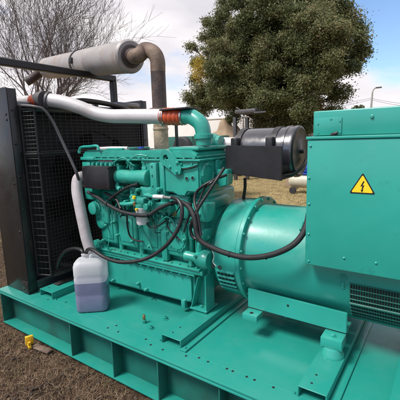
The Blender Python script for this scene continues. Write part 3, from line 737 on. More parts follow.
# fuel pump cluster above the manifold and the vertical bracket
fp = MB().m('cast')
for (px, py, w_, h_, y_) in ((118, 158, .05, .05, .47), (127, 160, .04, .06, .46), (136, 158, .06, .045, .47), (143, 162, .035, .06, .45), (112, 164, .03, .03, .45), (131, 166, .05, .02, .44)):
    q = at(px, py, y=y_); fp.box(q.x - w_ / 2, q.x + w_ / 2, y_, y_ + .10, q.z - h_ / 2, q.z + h_ / 2, .008, 2)
    fp.bolt((q.x, y_, q.z), (0, -1, 0), .009, .01)
fp.tube([at(111, 166, y=.43), at(117, 160, y=.42), at(124, 158, y=.42), at(129, 162, y=.43), at(134, 166, y=.44)], .006, 8)
fp.tube([at(127, 168, y=.43), at(130, 160, y=.41), at(138, 155, y=.42), at(147, 156, y=.44)], .005, 8)
fp.build('injector_block', None, gen)
vb = MB().m('cast'); x0 = at(149.5, 170, y=.42).x; x1 = at(156, 170, y=.42).x
vb.box(x0, x1, .42, .50, 1.10, 1.35, .006); vb.box(x1 + .005, x1 + .05, .44, .50, 1.08, 1.36, .010)
for zz in (1.13, 1.2, 1.27, 1.33): vb.bolt((x0 + .02, .42, zz), (0, -1, 0), .007, .008, False)
vb.box(x0 - .03, x1 + .10, .43, .50, 1.02, 1.09, .012, 2)
vb.cyl((x0 - .03, .42, 1.055), (x0 - .03, .39, 1.055), .022); vb.cyl((x1 + .05, .43, 1.05), (x1 + .05, .40, 1.05), .018)
vb.build('support_bracket', None, gen)
# oil filter head, white filter
of = MB().m('cast'); qf = at(141.5, 208, y=.42); fx, fz = qf.x, qf.z
of.cyl((fx, .42, fz + .006), (fx, .42, fz + .03), .043, seg=24)
of.box(fx - .08, fx + .05, .39, .50, fz + .03, fz + .075, .010, 2)
of.box(fx - .02, fx + .12, .43, .50, fz + .07, fz + .15, .012, 2)
for i, (px, py) in enumerate(((124, 202), (131, 197), (147, 196), (137, 190), (157, 190), (150, 203), (128, 205))):
    q = at(px, py, y=.40); of.cyl(q, q + V((0, .06, 0)), .012 + .004 * (i % 3), seg=14); of.bolt(q, (0, -1, 0), .009, .01, False)
of.tube([at(120, 204, y=.40), at(128, 204, y=.385), at(136, 203, y=.40)], .014, 10)
of.build('filter_head', None, gen)
wf = MB().m('white'); wf.lathe((fx, .42, fz + .006), (0, 0, -1), [(0, .040), (.006, .043), (.010, .041), (.105, .041), (.120, .036), (.124, .02)], 32); wf.build('fuel_filter', None, gen)
yb = MB().m('brass'); q = at(134.5, 202, y=.385); yb.cyl(q, q + V((0, 0, -.03)), .011, seg=10); yb.m('yellow').cyl(at(134, 199, y=.385), at(134, 196, y=.385), .012, seg=10); yb.m('ypl').cyl(at(136.5, 210.5, y=.372), at(136.5, 208.5, y=.372), .011, seg=8); yb.build('fuel_fitting', None, gen)
# green fuel lines on the block
gl = MB().m('cast')
gl.tube([at(137, 211, y=.40), at(139, 220, y=.42), at(143, 230, y=.45), at(148, 240, y=.47), at(152, 250, y=.47)], .006, 8)
gl.tube([at(146, 198, y=.41), at(152, 202, y=.42), at(155, 210, y=.45), at(157, 216, y=.47)], .005, 8)
gl.tube([at(160, 222, y=.47), at(166, 217, y=.46), at(172, 220, y=.46), at(178, 232, y=.47)], .005, 8)
gl.build('fuel_line', None, gen)
# accessory housing, front of engine
ah = MB().m('cast'); 
ah.lathe(at(99, 207, y=.50), (0, -1, 0), [(0, .06), (.04, .058), (.045, .05), (.07, .048), (.075, .03)], 24)
ah.lathe(at(103, 222, y=.50), (0, -1, 0), [(0, .05), (.025, .048), (.03, .04)], 24)
ah.box(.77, .93, .47, .53, .86, 1.06, .018, 3)
for k in range(6):
    q = at(99, 207, y=.458) + V((math.cos(k * 1.047), 0, math.sin(k * 1.047))) * .052; ah.bolt(q, (0, -1, 0), .006, .008, False)
ah.build('water_pump', None, gen)
wc = MB().m('steel'); q = at(102, 203, y=.42); wc.tube([q + V((math.cos(a) * .022, .0, math.sin(a) * .018)) for a in [i * .6 for i in range(11)]], .003, 6, 3); wc.build('hose_clamp', None, gen)

# ---- small pipework, fittings and brackets crowding the near side of the block
er = random.Random(31)
def spot(x0, x1, z0, z1, y): return V((er.uniform(x0, x1), y, er.uniform(z0, z1)))
for k in range(15):
    p = spot(.86, 1.74, .86, 1.14, .492); q = [p]; d = V((er.choice((-1, 1)) * er.uniform(.3, 1), 0, er.uniform(-1, .6))).normalized()
    for j in range(3):
        q.append(q[-1] + d * er.uniform(.03, .085) + V((0, er.uniform(-.03, .01), 0))); d = (d + V((er.uniform(-.6, .6), 0, er.uniform(-.9, .4)))).normalized()
    q.append(q[-1] + V((0, .05, -.01))); q.insert(0, p + V((0, .05, .01)))
    rad_ = er.choice((.003, .004, .0055, .007)); mm = er.choice(('cast', 'cast', 'paint', 'rubber'))
    MB().m(mm).tube(q, rad_, 8, 6).build('thin_pipe' if mm != 'rubber' else 'thin_wire', None, blk)
for k in range(20):
    p = spot(.80, 1.76, .84, 1.14, .497); kind_ = er.random(); b_ = MB().m('cast')
    if kind_ < .4:
        r0 = er.uniform(.010, .020); b_.cyl(p + V((0, .07, 0)), p + V((0, -er.uniform(.008, .03), 0)), r0, seg=16); b_.lathe(p + V((0, -.01, 0)), (0, -1, 0), [(0, r0 * .7), (.03, r0 * .7), (.032, r0 * .5)], 6)
    elif kind_ < .75:
        w0, h0 = er.uniform(.012, .035), er.uniform(.01, .04); b_.box(p.x - w0, p.x + w0, p.y - er.uniform(.01, .03), p.y + .07, p.z - h0, p.z + h0, .006, 2); b_.bolt((p.x, p.y - .028, p.z), (0, -1, 0), .007, .01, False)
        b_.cyl((p.x, p.y - .029, p.z), (p.x, p.y, p.z), .009, seg=8)
    else:
        b_.bar(p + V((-.03, 0, 0)), p + V((.035, -.012, er.uniform(-.02, .03))), .012, .03, .003); b_.bolt(p + V((-.02, -.008, 0)), (0, -1, 0), .008, .01)
    b_.build('fitting' if kind_ < .75 else 'clip_bracket', None, blk)
for k in range(8):
    p = spot(.80, 1.12, 1.14, 1.33, .47); q = [p + V((0, .08, 0)), p]; d = V((er.choice((-1, 1)), 0, er.uniform(-.4, .8))).normalized()
    for j in range(3): q.append(q[-1] + d * er.uniform(.02, .05) + V((0, er.uniform(-.02, .0), 0))); d = (d + V((er.uniform(-.5, .5), 0, er.uniform(-.8, .4)))).normalized()
    q.append(q[-1] + V((0, .07, 0))); mm = er.choice(('cast', 'rubber', 'cast')); MB().m(mm).tube(q, er.choice((.0035, .005)), 8, 6).build('thin_pipe' if mm == 'cast' else 'thin_wire', None, head)
# cable ties on the looms
for (px, py, y_) in ((107, 204, .38), (148, 215, .37), (172, 203, .39), (196, 228, .35), (229, 254, .37), (266, 256, .37)):
    p = at(px, py, y=y_); p2 = at(px + 1.2, py + .5, y=y_); MB().m('edge').lathe(p, p2 - p, [(0, .017), (0, .0185), (.008, .0185), (.008, .017)], 16, False).build('cable_tie', None, gen)

# ---- air cleaner
ax_, ay, az = 2.265, .95, 1.397; rA = .168
ac = MB().m('blackp')
ac.lathe((ax_, ay, az), (-1, 0, 0), [(0, rA * .70), (-.004, rA * .86), (0, rA * .98), (.01, rA), (.02, rA), (.022, rA * .97), (.05, rA * .97), (.052, rA * 1.0), (.07, rA), (.072, rA * .955), (.33, rA * .955), (.40, rA * .93), (.43, rA * .80)], 64)
air = ac.build('air_cleaner', None, gen)
cv = MB().m('blackm')
cv.lathe((ax_ - .003, ay, az), (1, 0, 0), [(0, .163), (.004, .162), (.012, .150), (.006, .130), (.004, .06), (.008, .05), (.009, .022), (.012, .012), (.03, .012), (.032, .006)], 48)
cv.build('end_cover', None, air)
for x in (ax_ - .11, ax_ - .36):
    bd = MB().m('blackm')
    bd.lathe((x, ay, az), (-1, 0, 0), [(0, rA * .956), (0, rA * .985), (.04, rA * .985), (.04, rA * .956)], 48, False)
    q = V((x - .02, ay - math.cos(.9) * rA, az + math.sin(.9) * rA)); bd.box(q.x - .03, q.x + .02, ay - rA - .02, ay - rA + .05, az - .02, az + .10, .012)
    bd.build('mounting_band', None, air)
bp_ = MB().m('blackm'); yb_ = .66
TL, TR, BR, BL = at(225, 145.5, y=yb_), at(282, 146.2, y=yb_), at(281.6, 181, y=yb_), at(225.5, 173, y=yb_)
bp_.prism([TL + V((.012, 0, 0)), TR, BR, BL, TL + V((0, 0, -.012))], (0, 1, 0), .012, .003)
bp_.prism([BL + V((0, .0125, .001)), BR + V((-.012, .0125, .001)), BR + V((-.012, .22, .001)), BL + V((0, .22, 0))], (0, 0, 1), .008, .001)
bp_.build('support_bracket', None, air)
du = MB().m('silver'); du.tube([at(213, 144.5, y=.90), at(226, 144.8, y=.93), at(242, 145, y=.95)], .055, 20, 3); du.build('air_duct', None, air)
dv = MB().m('rubber'); q = at(245, 178, y=.75); dv.tube([q, q + V((0, 0, -.06)), at(243.5, 199, y=.76)], .0105, 10); dv.build('drain_hose', None, air); dv = MB().m('rubber'); dv.tube([at(306, 160, y=1.0), at(303, 166, y=.92), at(295, 173, y=.85), at(284, 176, y=.80)], .010, 8); dv.build('sensing_line', None, air)
tu = MB().m('cast'); q = at(212, 143, y=.85); tu.blob(q, .07, .09, .07, 3); tu.cyl(q, q + V((.08, 0, 0)), .05); tu.tube([q, q + V((-.06, .05, .03)), q + V((-.14, .05, 0))], .035); tu.box(q.x - .02, q.x + .12, .80, .95, 1.30, 1.40, .015); tu.build('turbocharger', None, gen)
dg = MB().m('paint'); a = at(224, 174, y=.62); dg.prism([(a.x - .05, .60, a.z + .03), (a.x + .04, .60, a.z + .03), (a.x + .03, .60, a.z - .07), (a.x - .03, .60, a.z - .09)], (0, 1, 0), .08, .006); dg.build('duct_bracket', None, gen)

# ---- hoses (each is its own part)
def hose(name, pts, r_, m_, seg=12, sm_=7, rib=0):
    rf = (lambda i, acc, n_: r_ * (1 + rib * math.sin(acc * 520))) if rib else None
    return MB().m(m_).tube(pts, r_, seg, sm_ if not rib else 40, True, rf).build(name, None, gen)
hose('coolant_hose', [at(84, 176, y=.47), at(78, 179, y=.43), at(77, 190, y=.40), at(79.5, 205, y=.385), at(83, 222, y=.38), at(87, 240, y=.38), at(92, 256, y=.40), at(94, 268, y=.50)], .043, 'wrap', 24)
hose('overflow_hose', [at(12, 106, y=.155), at(22, 105.5, y=.17), at(34, 106.5, y=.20), at(44, 110, y=.25), at(53, 122, y=.30), at(62, 141, y=.34), at(71, 160, y=.37), at(77, 174, y=.39), at(80, 186, y=.44)], .0115, 'hoseg', 12)
hose('sump_drain_hose', [at(172, 197.3, y=.36), at(178, 200, y=.34), at(182, 209, y=.32), at(180, 224, y=.30), at(171, 240, y=.27), at(157, 253, y=.24), at(140, 260.5, y=.20), at(120, 262, y=.18), at(104, 257, y=.18), at(93, 250, y=.19), at(87.5, 250, y=.20), at(85.5, 257, y=.20)], .0125, 'rubber', 14)
hose('overflow_drain_hose', [at(57, 268, y=.26), at(60, 258, y=.24), at(66, 251, y=.23), at(75, 248.5, y=.21), at(82, 251, y=.20), at(84, 258, y=.20)], .013, 'rubber', 12)
cf = MB().m('white'); cf.tube([at(154, 196.5, y=.38), at(164, 197, y=.37)], .014, 12, 0); cf.m('steel').tube([at(164.2, 197.2, y=.37), at(172, 198, y=.36)], .010, 12, 0); cf.m('cast').tube([at(145, 195, y=.39), at(154, 196.5, y=.38)], .012, 10, 0); cf.build('hose_fitting', None, gen)
hose('wiring_loom', [at(88, 192, y=.42), at(97, 197, y=.40), at(107, 204, y=.38), at(120, 211, y=.37), at(134, 214.5, y=.36), at(148, 215, y=.37), at(160, 208, y=.38), at(172, 203, y=.39), at(182, 202, y=.40)], .0135, 'loom', 12)
hose('fuel_hose', [at(109, 200, y=.40), at(118, 193, y=.40), at(128, 187, y=.41), at(138, 184, y=.42)], .0105, 'rubber', 12)
hose('fuel_hose', [at(105, 193, y=.43), at(116, 199, y=.41), at(121, 209, y=.37)], .010, 'rubber', 10)
hose('fuel_hose', [at(127, 214, y=.40), at(127.5, 226, y=.43), at(130, 236, y=.45), at(136, 240.5, y=.46), at(143, 241.5, y=.48)], .0068, 'rubber', 10)
hose('fuel_hose', [at(147, 223, y=.42), at(150, 227, y=.44), at(158, 226, y=.46), at(166, 220, y=.46)], .005, 'rubber', 8)
hose('wiring_loom', [at(181, 202, y=.40), at(188, 206, y=.38), at(193, 214, y=.36), at(195.5, 224, y=.35), at(197, 234, y=.345), at(202, 242, y=.345), at(214, 248.5, y=.36), at(229, 254, y=.37), at(247, 257.5, y=.37), at(266, 256, y=.37), at(282, 251, y=.38), at(294, 244, y=.40), at(302, 235, y=.43), at(306.5, 225, y=.47), at(309, 213, y=.52)], .0160, 'loom', 14, 10)
hose('battery_cable', [at(224, 168, y=.52), at(217, 179, y=.46), at(208, 193, y=.42), at(199, 207, y=.38), at(194, 218, y=.36), at(190.5, 228, y=.36), at(193, 237, y=.36), at(199, 240, y=.36)], .010, 'rubber', 12)
hose('battery_cable', [at(226, 175, y=.56), at(214, 180, y=.47), at(203, 186, y=.43), at(196, 193, y=.42), at(194.5, 202, y=.40), at(197, 212, y=.37), at(199.5, 226, y=.36), at(201, 236, y=.35)], .009, 'rubber', 12)
hose('battery_cable', [at(222, 172, y=.55), at(212, 182, y=.45), at(205, 188, y=.44), at(200, 199, y=.42), at(195, 209, y=.38)], .0065, 'rubber', 10)
hose('battery_cable', [at(192, 210, y=.38), at(187, 222, y=.39), at(184, 232, y=.42)], .0065, 'rubber', 8)
hose('signal_cable', [at(182, 203, y=.41), at(175, 214, y=.45), at(170, 216, y=.47), at(168, 228, y=.48), at(180, 240, y=.47)], .0045, 'rubber', 8)
rh = MB().m('rubber'); q0, q1 = V((.50, .50, .44)), V((.80, .52, .47)); q0 = at(58, 264, y=.42); q1 = at(82, 268, y=.50)
rh.tube([q0, q0.lerp(q1, .5), q1], .042, 20, 20, True, lambda i, acc, n_: .040 + .003 * math.sin(acc * 260)); rh.build('radiator_hose', None, gen)
tg = MB().m('white'); tg.tube([at(212, 250, y=.40), at(214, 256, y=.41), at(213, 262, y=.42), at(216, 266, y=.43)], .0035, 6); tg.m('rubber'); tg.cyl(at(218.5, 266, y=.43), at(221, 269, y=.43), .010, seg=10); tg.cyl(at(212.5, 265, y=.42), at(214, 268, y=.42), .009, seg=10); tg.build('cable_connector', None, gen)
sn = MB().m('brass'); q = at(176, 212, y=.44); sn.cyl(q, q + V((-.02, 0, -.03)), .009, seg=8); sn.build('pressure_sensor', None, gen); sn = MB(); q = at(175, 234, y=.46); sn.m('steel').cyl(q, q + V((0, 0, -.03)), .009, seg=8); sn.build('pressure_sensor', None, gen)
# pushrod side covers and extra casting clutter on the right
ex2 = MB().m('cast')
ex2.box(1.52, 1.70, .475, .52, .98, 1.14, .014, 3); ex2.box(1.45, 1.50, .48, .52, .66, 1.05, .008)
ex2.box(1.72, 1.84, .44, .58, .86, .93, .012, 2); ex2.box(1.74, 1.86, .46, .56, .98, 1.10, .012, 2)
ex2.lathe((1.585, .50, .83), (0, -1, 0), [(0, .085), (.012, .083), (.014, .07), (.018, .068)], 32)
for k in range(8): ex2.bolt((1.585 + math.cos(k * .785) * .075, .488, .83 + math.sin(k * .785) * .075), (0, -1, 0), .006, .008, False)
for (x, z_) in ((1.76, .895), (1.80, 1.03), (1.76, 1.05), (1.56, 1.02), (1.66, 1.10)): ex2.bolt((x, .47 if x < 1.7 else .44 if z_ < .95 else .46, z_), (0, -1, 0), .010, .01)
ex2.build('timing_cover', None, blk)

# ------------------------------------------------------------------ JUG
jc = V((1.015, .205, D)); ang = math.atan2(.25 - .09, 1.10 - .93)
ang = R_(40)
jug = thing('plastic_jug', 'translucent white plastic jug two-thirds full of blue liquid standing on the green deck', 'jug', jc)
def rrect(w_, d_, r_, n_=6):
    pts = []
    for cx_, cy_, a0 in ((w_ / 2 - r_, d_ / 2 - r_, 0), (-w_ / 2 + r_, d_ / 2 - r_, 90), (-w_ / 2 + r_, -d_ / 2 + r_, 180), (w_ / 2 - r_, -d_ / 2 + r_, 270)):
        for i in range(n_ + 1):
            a = R_(a0 + 90 * i / n_); pts.append((cx_ + math.cos(a) * r_, cy_ + math.sin(a) * r_))
    return pts
def loft(mb, secs):
    rings = []
    for (w_, d_, r_, z_) in secs:
        ca, sa = math.cos(ang), math.sin(ang)
        rings.append([mb.bm.verts.new(jc + V((x * ca - y * sa, x * sa + y * ca, z_))) for x, y in rrect(w_, d_, r_)])
    n_ = len(rings[0])
    for a, b in zip(rings, rings[1:]):
        for i in range(n_): mb.bm.faces.new([a[i], a[(i + 1) % n_], b[(i + 1) % n_], b[i]]).material_index = mb.cur
    mb.bm.faces.new(rings[0][::-1]); mb.bm.faces.new(rings[-1])
JW, JD = .222, .17
jb = MB().m('jug')
loft(jb, [(JW - .04, JD - .04, .02, .001), (JW - .012, JD - .012, .035, .006), (JW, JD, .04, .02), (JW, JD, .04, .12), (JW - .004, JD - .004, .04, .13), (JW, JD, .04, .14), (JW, JD, .04, .2205), (JW, JD, .04, .2225), (JW, JD, .04, .25), (JW - .004, JD - .004, .04, .26), (JW, JD, .04, .27), (JW, JD, .042, .335), (JW - .012, JD - .012, .045, .358), (JW - .045, JD - .045, .04, .374), (JW - .085, JD - .08, .03, .380)])
jb.m('jugl')
jb.bm.faces.ensure_lookup_table()
for fc_ in jb.bm.faces:
    if fc_.calc_center_median().z < jc.z + .2215: fc_.material_index = jb.cur
jb.build('bottle', None, jug, 60)
lq = MB().m('liquid'); k = .006
loft(lq, [(JW - .045, JD - .045, .02, .004), (JW - k * 2 - .01, JD - k * 2 - .01, .034, .010), (JW - k, JD - k, .038, .022), (JW - k, JD - k, .038, .218), (JW - k - .006, JD - k - .006, .036, .221)])
lq.build('liquid', None, jug, 60)
nk = MB().m('jug'); q = jc + V((-.035, -.01, .372)); nk.lathe(q, (0, 0, 1), [(0, .03), (.006, .026), (.026, .026), (.028, .029), (.034, .029), (.034, .022)], 24); 
hp = [jc + V((.0, .0, .37)), jc + V((.01, .01, .40)), jc + V((.045, .035, .402)), jc + V((.062, .05, .372))]
nk.tube(hp, .012, 10, 5); nk.build('neck', None, jug)

# ------------------------------------------------------------------ small things on the ground
yc_ = MB().m('ypl'); q = at(30, 345, z=.0)
yt = thing('plastic_clip', 'small yellow plastic clip lying on dry grass beside the skid', 'clip', q)
rz_ = R_(-22)
yc_.box(q.x - .012, q.x + .012, q.y - .028, q.y + .028, .006, .075, .005, 2, rot=rz_); yc_.box(q.x + .010, q.x + .066, q.y - .036, q.y - .012, .006, .030, .005, 2, rot=rz_); yc_.box(q.x - .070, q.x - .010, q.y + .0, q.y + .024, .004, .022, .005, 2, rot=rz_); yc_.bar((q.x + .05, q.y - .03, .02), (q.x + .062, q.y - .034, .062), .02, .014, .003)
yc_.build('clip_body', None, yt)
MB().m('dgreen').box(q.x - .12, q.x - .06, q.y + .015, q.y + .045, .006, .02, .004, 2, rot=R_(-25)).build('clip_tab', None, yt)
rs = MB().m('rust'); q = at(42, 349.5, z=.0); rs.box(q.x - .09, q.x + .09, q.y - .025, q.y + .025, .0, .014, .004, 2, rot=R_(6)); tag(rs.build('rusty_plate'), 'flat rusty steel strip in the grass against the skid', 'metal strip')
# stones / clods
clods = MB().m('tarp')

# ------------------------------------------------------------------ background: boundary wall
w_ = MB().m('wallw')
w_.box(-14, -.9, 14.0, 14.25, -.05, 2.40, .02); w_.box(-14, -.9, 13.97, 14.28, 2.40, 2.47, .015)
for i in range(5): w_.box(-13.5 + i * 2.7, -13.15 + i * 2.7, 13.92, 13.999, -.05, 2.39, .01)
tag(w_.build('boundary_wall'), 'long white rendered boundary wall behind the trees', 'wall')

def bark(name, c1, c2, sc=8):
    return mat(name, c1, .85, var=.25, vscale=sc, bump=.5, bscale=30, col2=c2, c2pos=(.45, .7), c2scale=sc)
M['bark1'] = bark('grey_bark', (.11, .088, .085), (.19, .155, .15)); M['bark2'] = bark('brown_bark', (.05, .04, .03), (.11, .09, .07))
def fast_tubes(segs, mname, name, parent):
    """segs: list of (p0,p1,r0,r1,sides)"""
    vs_, fs = [], []
    for p0, p1, r0, r1, n_ in segs:
        d = p1 - p0
        if d.length < 1e-6: continue
        x = d.orthogonal().normalized(); y = d.normalized().cross(x); i = len(vs_)
        for p, rr_ in ((p0, r0), (p1, r1)):
            for k in range(n_): a = 2 * math.pi * k / n_; vs_.append(p + (x * math.cos(a) + y * math.sin(a)) * rr_)
        for k in range(n_): fs.append((i + k, i + (k + 1) % n_, i + n_ + (k + 1) % n_, i + n_ + k))
    w = origin_of(parent); me = bpy.data.meshes.new(name); me.from_pydata([v - w for v in vs_], [], fs); me.materials.append(M[mname])
    for p in me.polygons: p.use_smooth = True
    o = bpy.data.objects.new(name, me); C.objects.link(o); o.parent = parent; return o

# ---- bare tree
def bare_tree(base, seed, label, height=7.5, lean=(0, 0)):
    t = thing('bare_tree', label, 'tree', base); r = random.Random(seed); trunk, limbs = [], []
    def grow(p, d, ln, rad_, lev):
        n_ = 4 if lev < 3 else 3; q = p
        for i in range(n_):
            d = (d + V((r.gauss(0, .10), r.gauss(0, .10), r.gauss(0, .05) + (.05 if lev > 1 else 0)))).normalized()
            e = q + d * ln / n_; r1 = rad_ * (1 - .42 / n_)
            (trunk if lev == 0 else limbs).append((q, e, rad_, r1, 8 if lev < 2 else 5 if lev < 4 else 3)); q = e; rad_ = r1
            if lev < 6 and lev > 0 and i < n_ - 1 and r.random() < .62:
                ax = d.orthogonal().normalized(); ax.rotate(Matrix.Rotation(r.uniform(0, 6.28), 3, d)); nd = (d + ax * r.uniform(.45, .8)).normalized()
                grow(q, nd, ln * r.uniform(.5, .8), max(.0045, rad_ * .48), lev + 1)
        if lev < 6:
            k = 6 if lev == 0 else 2 + (r.random() < .42)
            a0 = r.uniform(0, 6.28)
            for j in range(k):
                ax = d.orthogonal().normalized(); ax.rotate(Matrix.Rotation(a0 + j * 6.28 / k + r.gauss(0, .25), 3, d))
                nd = (d + ax * r.uniform(.35, .62) + V((0, 0, .10))).normalized()
                grow(q, nd, ln * r.uniform(.68, .92), max(.0045, rad_ * (.66 if lev else .5)), lev + 1)
    grow(V(base), V((lean[0], lean[1], 1)).normalized(), height * .2, .21, 0)
    fast_tubes(trunk, 'bark1', 'trunk', t); fast_tubes(limbs, 'bark1', 'branch_crown', t); return t
bare_tree(V((-8.3, 5.6, -.02)), 21, 'leafless tree with dense thin upright branches behind the radiator', 9.6)

# ---- evergreen
def evergreen(base, clumps, label, leaves, seed, cols, size, yellow=None):
    t = thing('evergreen_tree', label, 'tree', base); r = random.Random(seed); segs = []; trunk = []
    b = V(base); fork = b + V((.1, 0, 2.2))
    trunk += [(b, b + V((.04, 0, 1.1)), .26, .21, 12), (b + V((.04, 0, 1.1)), fork, .21, .19, 12)]
    for (c_, rx, ry, rz) in clumps:
        c_ = V(c_); m_ = fork.lerp(c_, .5) + V((r.gauss(0, .2), r.gauss(0, .2), .25)); segs += [(fork, m_, .06, .035, 6), (m_, c_, .035, .02, 5)]
        for _ in range(9):
            e = c_ + V((r.uniform(-.7, .7) * rx, r.uniform(-.7, .7) * ry, r.uniform(-.7, .7) * rz)); segs.append((m_.lerp(c_, r.uniform(.4, 1)), e, .025, .008, 4))
    fast_tubes(trunk, 'bark2', 'trunk', t); fast_tubes(segs, 'bark2', 'branch', t)
    vs_, fs, rn = [], [], []
    tot = sum(c[1] * c[2] + c[1] * c[3] for c in clumps)
    w0 = origin_of(t)
    for ci, (c_, rx, ry, rz) in enumerate(clumps):
        c_ = V(c_); n_ = int(leaves * (rx * ry + rx * rz) / tot); sub = []
        tint = r.gauss(0, .10)
        for _ in range(max(5, int(n_ / 80))):
            d = V((r.gauss(0, 1), r.gauss(0, 1), r.gauss(0, 1))).normalized(); k = r.uniform(.45, 1.06) ** .7
            sub.append((c_ + V((d.x * rx * k, d.y * ry * k, d.z * rz * k)), r.uniform(.08, .19), d, r.gauss(0, .12)))
        for _ in range(n_):
            sc, sr, d, tn = r.choice(sub)
            p = sc + V((r.gauss(0, 1), r.gauss(0, 1), r.gauss(0, .8))) * sr * .75
            nrm = (d * .6 + V((r.gauss(0, .7), r.gauss(0, .7), r.gauss(.35, .7)))).normalized()
            x = nrm.orthogonal().normalized(); x.rotate(Matrix.Rotation(r.uniform(0, 6.28), 3, nrm)); y = nrm.cross(x)
            l_ = size * r.uniform(.6, 1.3); w2 = l_ * .42; i = len(vs_); p = p - w0
            vs_ += [p - x * l_ * .5, p + y * w2 * .5 - nrm * w2 * .15, p + x * l_ * .5, p - y * w2 * .5 - nrm * w2 * .15]
            fs.append((i, i + 1, i + 2, i + 3)); rn.append(min(.97, max(0, .42 + tint + tn + r.gauss(0, .11))))
    o = poly_mesh('foliage', vs_, fs, rn, leafmat('foliage_' + str(seed), cols, .5, .28)); o.parent = t
    if yellow:
        vs_, fs, rn = [], [], []
        for _ in range(yellow[3]):
            p = V(yellow[0]) + V((r.gauss(0, 1) * yellow[1], r.gauss(0, 1) * yellow[1], r.gauss(0, 1) * yellow[2])) - w0
            nrm = V((r.gauss(0, 1), r.gauss(-.6, 1), r.gauss(.3, 1))).normalized(); x = nrm.orthogonal().normalized(); y = nrm.cross(x); l_ = size * r.uniform(.6, 1.2); w2 = l_ * .45; i = len(vs_)
            vs_ += [p - x * l_ * .5, p + y * w2 * .5, p + x * l_ * .5, p - y * w2 * .5]; fs.append((i, i + 1, i + 2, i + 3)); rn.append(r.random())
        o = poly_mesh('yellow_foliage', vs_, fs, rn, leafmat('yellow_leaf', [(.42, .30, .05), (.55, .42, .08)], .5, .3)); o.parent = t; o['label'] = 'patch of yellow leaves on the left edge'
    return t
def cl(px, py, y, rx, rz=None, ry=None):
    p = at(px, py, y=y); rz = rz or rx * .8; return (p, rx, ry or rx, rz)
YT = 11.5
KS = 1.17
def cs(px, py, y, rx, rz=None): return cl(px, py, y, rx * KS, rz * KS if rz else None)
OUT = [(228, -6), (210, 10), (198, 26), (184, 46), (190, 58), (187, 74), (183, 96), (189, 116), (208, 124), (232, 122), (246, 130), (275, 134), (305, 136), (322, 128), (344, 108), (342, 92), (349, 99), (356, 94), (350, 82), (358, 70), (373, 52), (374, 34), (366, 20), (352, 4), (340, -12), (300, -30), (255, -28)]
def inside(x, y):
    c_ = False
    for i in range(len(OUT)):
        (x0, y0), (x1, y1) = OUT[i], OUT[i - 1]
        if (y0 > y) != (y1 > y) and x < (x1 - x0) * (y - y0) / (y1 - y0) + x0: c_ = not c_
    return c_
cr_ = random.Random(12); clumps = []; tries = 0; placed = []
while len(clumps) < 150 and tries < 6000:
    tries += 1; rp = cr_.choice((6, 8, 10, 13, 17)); x, y = cr_.uniform(186, 378), cr_.uniform(-30, 130)
    if not all(inside(x + math.cos(k * .785) * (rp * .8), y + math.sin(k * .785) * (rp * .62)) for k in range(8)): continue
    edge = not all(inside(x + math.cos(k * .785) * 26, y + math.sin(k * .785) * 26) for k in range(8))
    yy_ = YT + cr_.uniform(-.3, .4) if edge else YT + cr_.uniform(-1.5, .6)
    if any((x - a_) ** 2 + (y - b_) ** 2 < (.62 * (rp + c_)) ** 2 and abs(yy_ - d_) < .7 for a_, b_, c_, d_ in placed): continue
    placed.append((x, y, rp, yy_)); clumps.append(cl(x, y, yy_, rp / 27.0, rp / 27.0 * cr_.uniform(.65, .9)))
bt = at(258, 150, y=YT + .3)
ypos = at(199, 70, y=YT - .5)
evergreen(V((bt.x, YT + .3, -.03)), clumps, 'large broad evergreen tree with dense dark foliage and a yellow patch behind the engine', 380000, 5,
          [(.055, .066, .026), (.105, .126, .046), (.155, .168, .068), (.21, .19, .09), (.30, .18, .11)], .078, (ypos, .15, .26, 1500))

# distant tree line, right
def small_tree(px, y, w_, hz, seed, lab):
    p = at(px, 135, y=y); c_ = V((p.x, y, hz * .65))
    t = thing('distant_tree', lab, 'tree', (p.x, y, 0), 'distant trees on the right horizon'); r = random.Random(seed); vs_, fs, rn = [], [], []
    fast_tubes([(V((p.x, y, 0)), c_, .25, .1, 6)], 'bark2', 'trunk', t)
    for _ in range(1500):
        d = V((r.gauss(0, 1), r.gauss(0, 1), r.gauss(0, 1))).normalized() * r.uniform(.5, 1.08)
        q = V((d.x * w_, d.y * w_, c_.z + d.z * hz * .38)); nrm = V((r.gauss(0, 1), r.gauss(0, 1), r.gauss(0, 1))).normalized(); x = nrm.orthogonal().normalized(); yv = nrm.cross(x); i = len(vs_)
        vs_ += [q - x * .25, q + yv * .15, q + x * .25, q - yv * .15]; fs.append((i, i + 1, i + 2, i + 3)); rn.append(r.random())
    o = poly_mesh('crown', vs_, fs, rn, leafmat('far_leaf' + str(seed), [(.03, .045, .02), (.08, .10, .04)], .6, .2)); o.parent = t

for k, (px, y, w0_, hz, lab) in enumerate(((357, 60, 1.6, 5.6, 'leftmost of the tiny distant trees above the terminal box'), (363, 66, 1.2, 4.9, 'middle one of the tiny distant trees above the terminal box'), (386, 75, 2.0, 5.2, 'tiny distant tree right of the street lamp'))): small_tree(px, y, w0_, hz, 30 + k, lab)
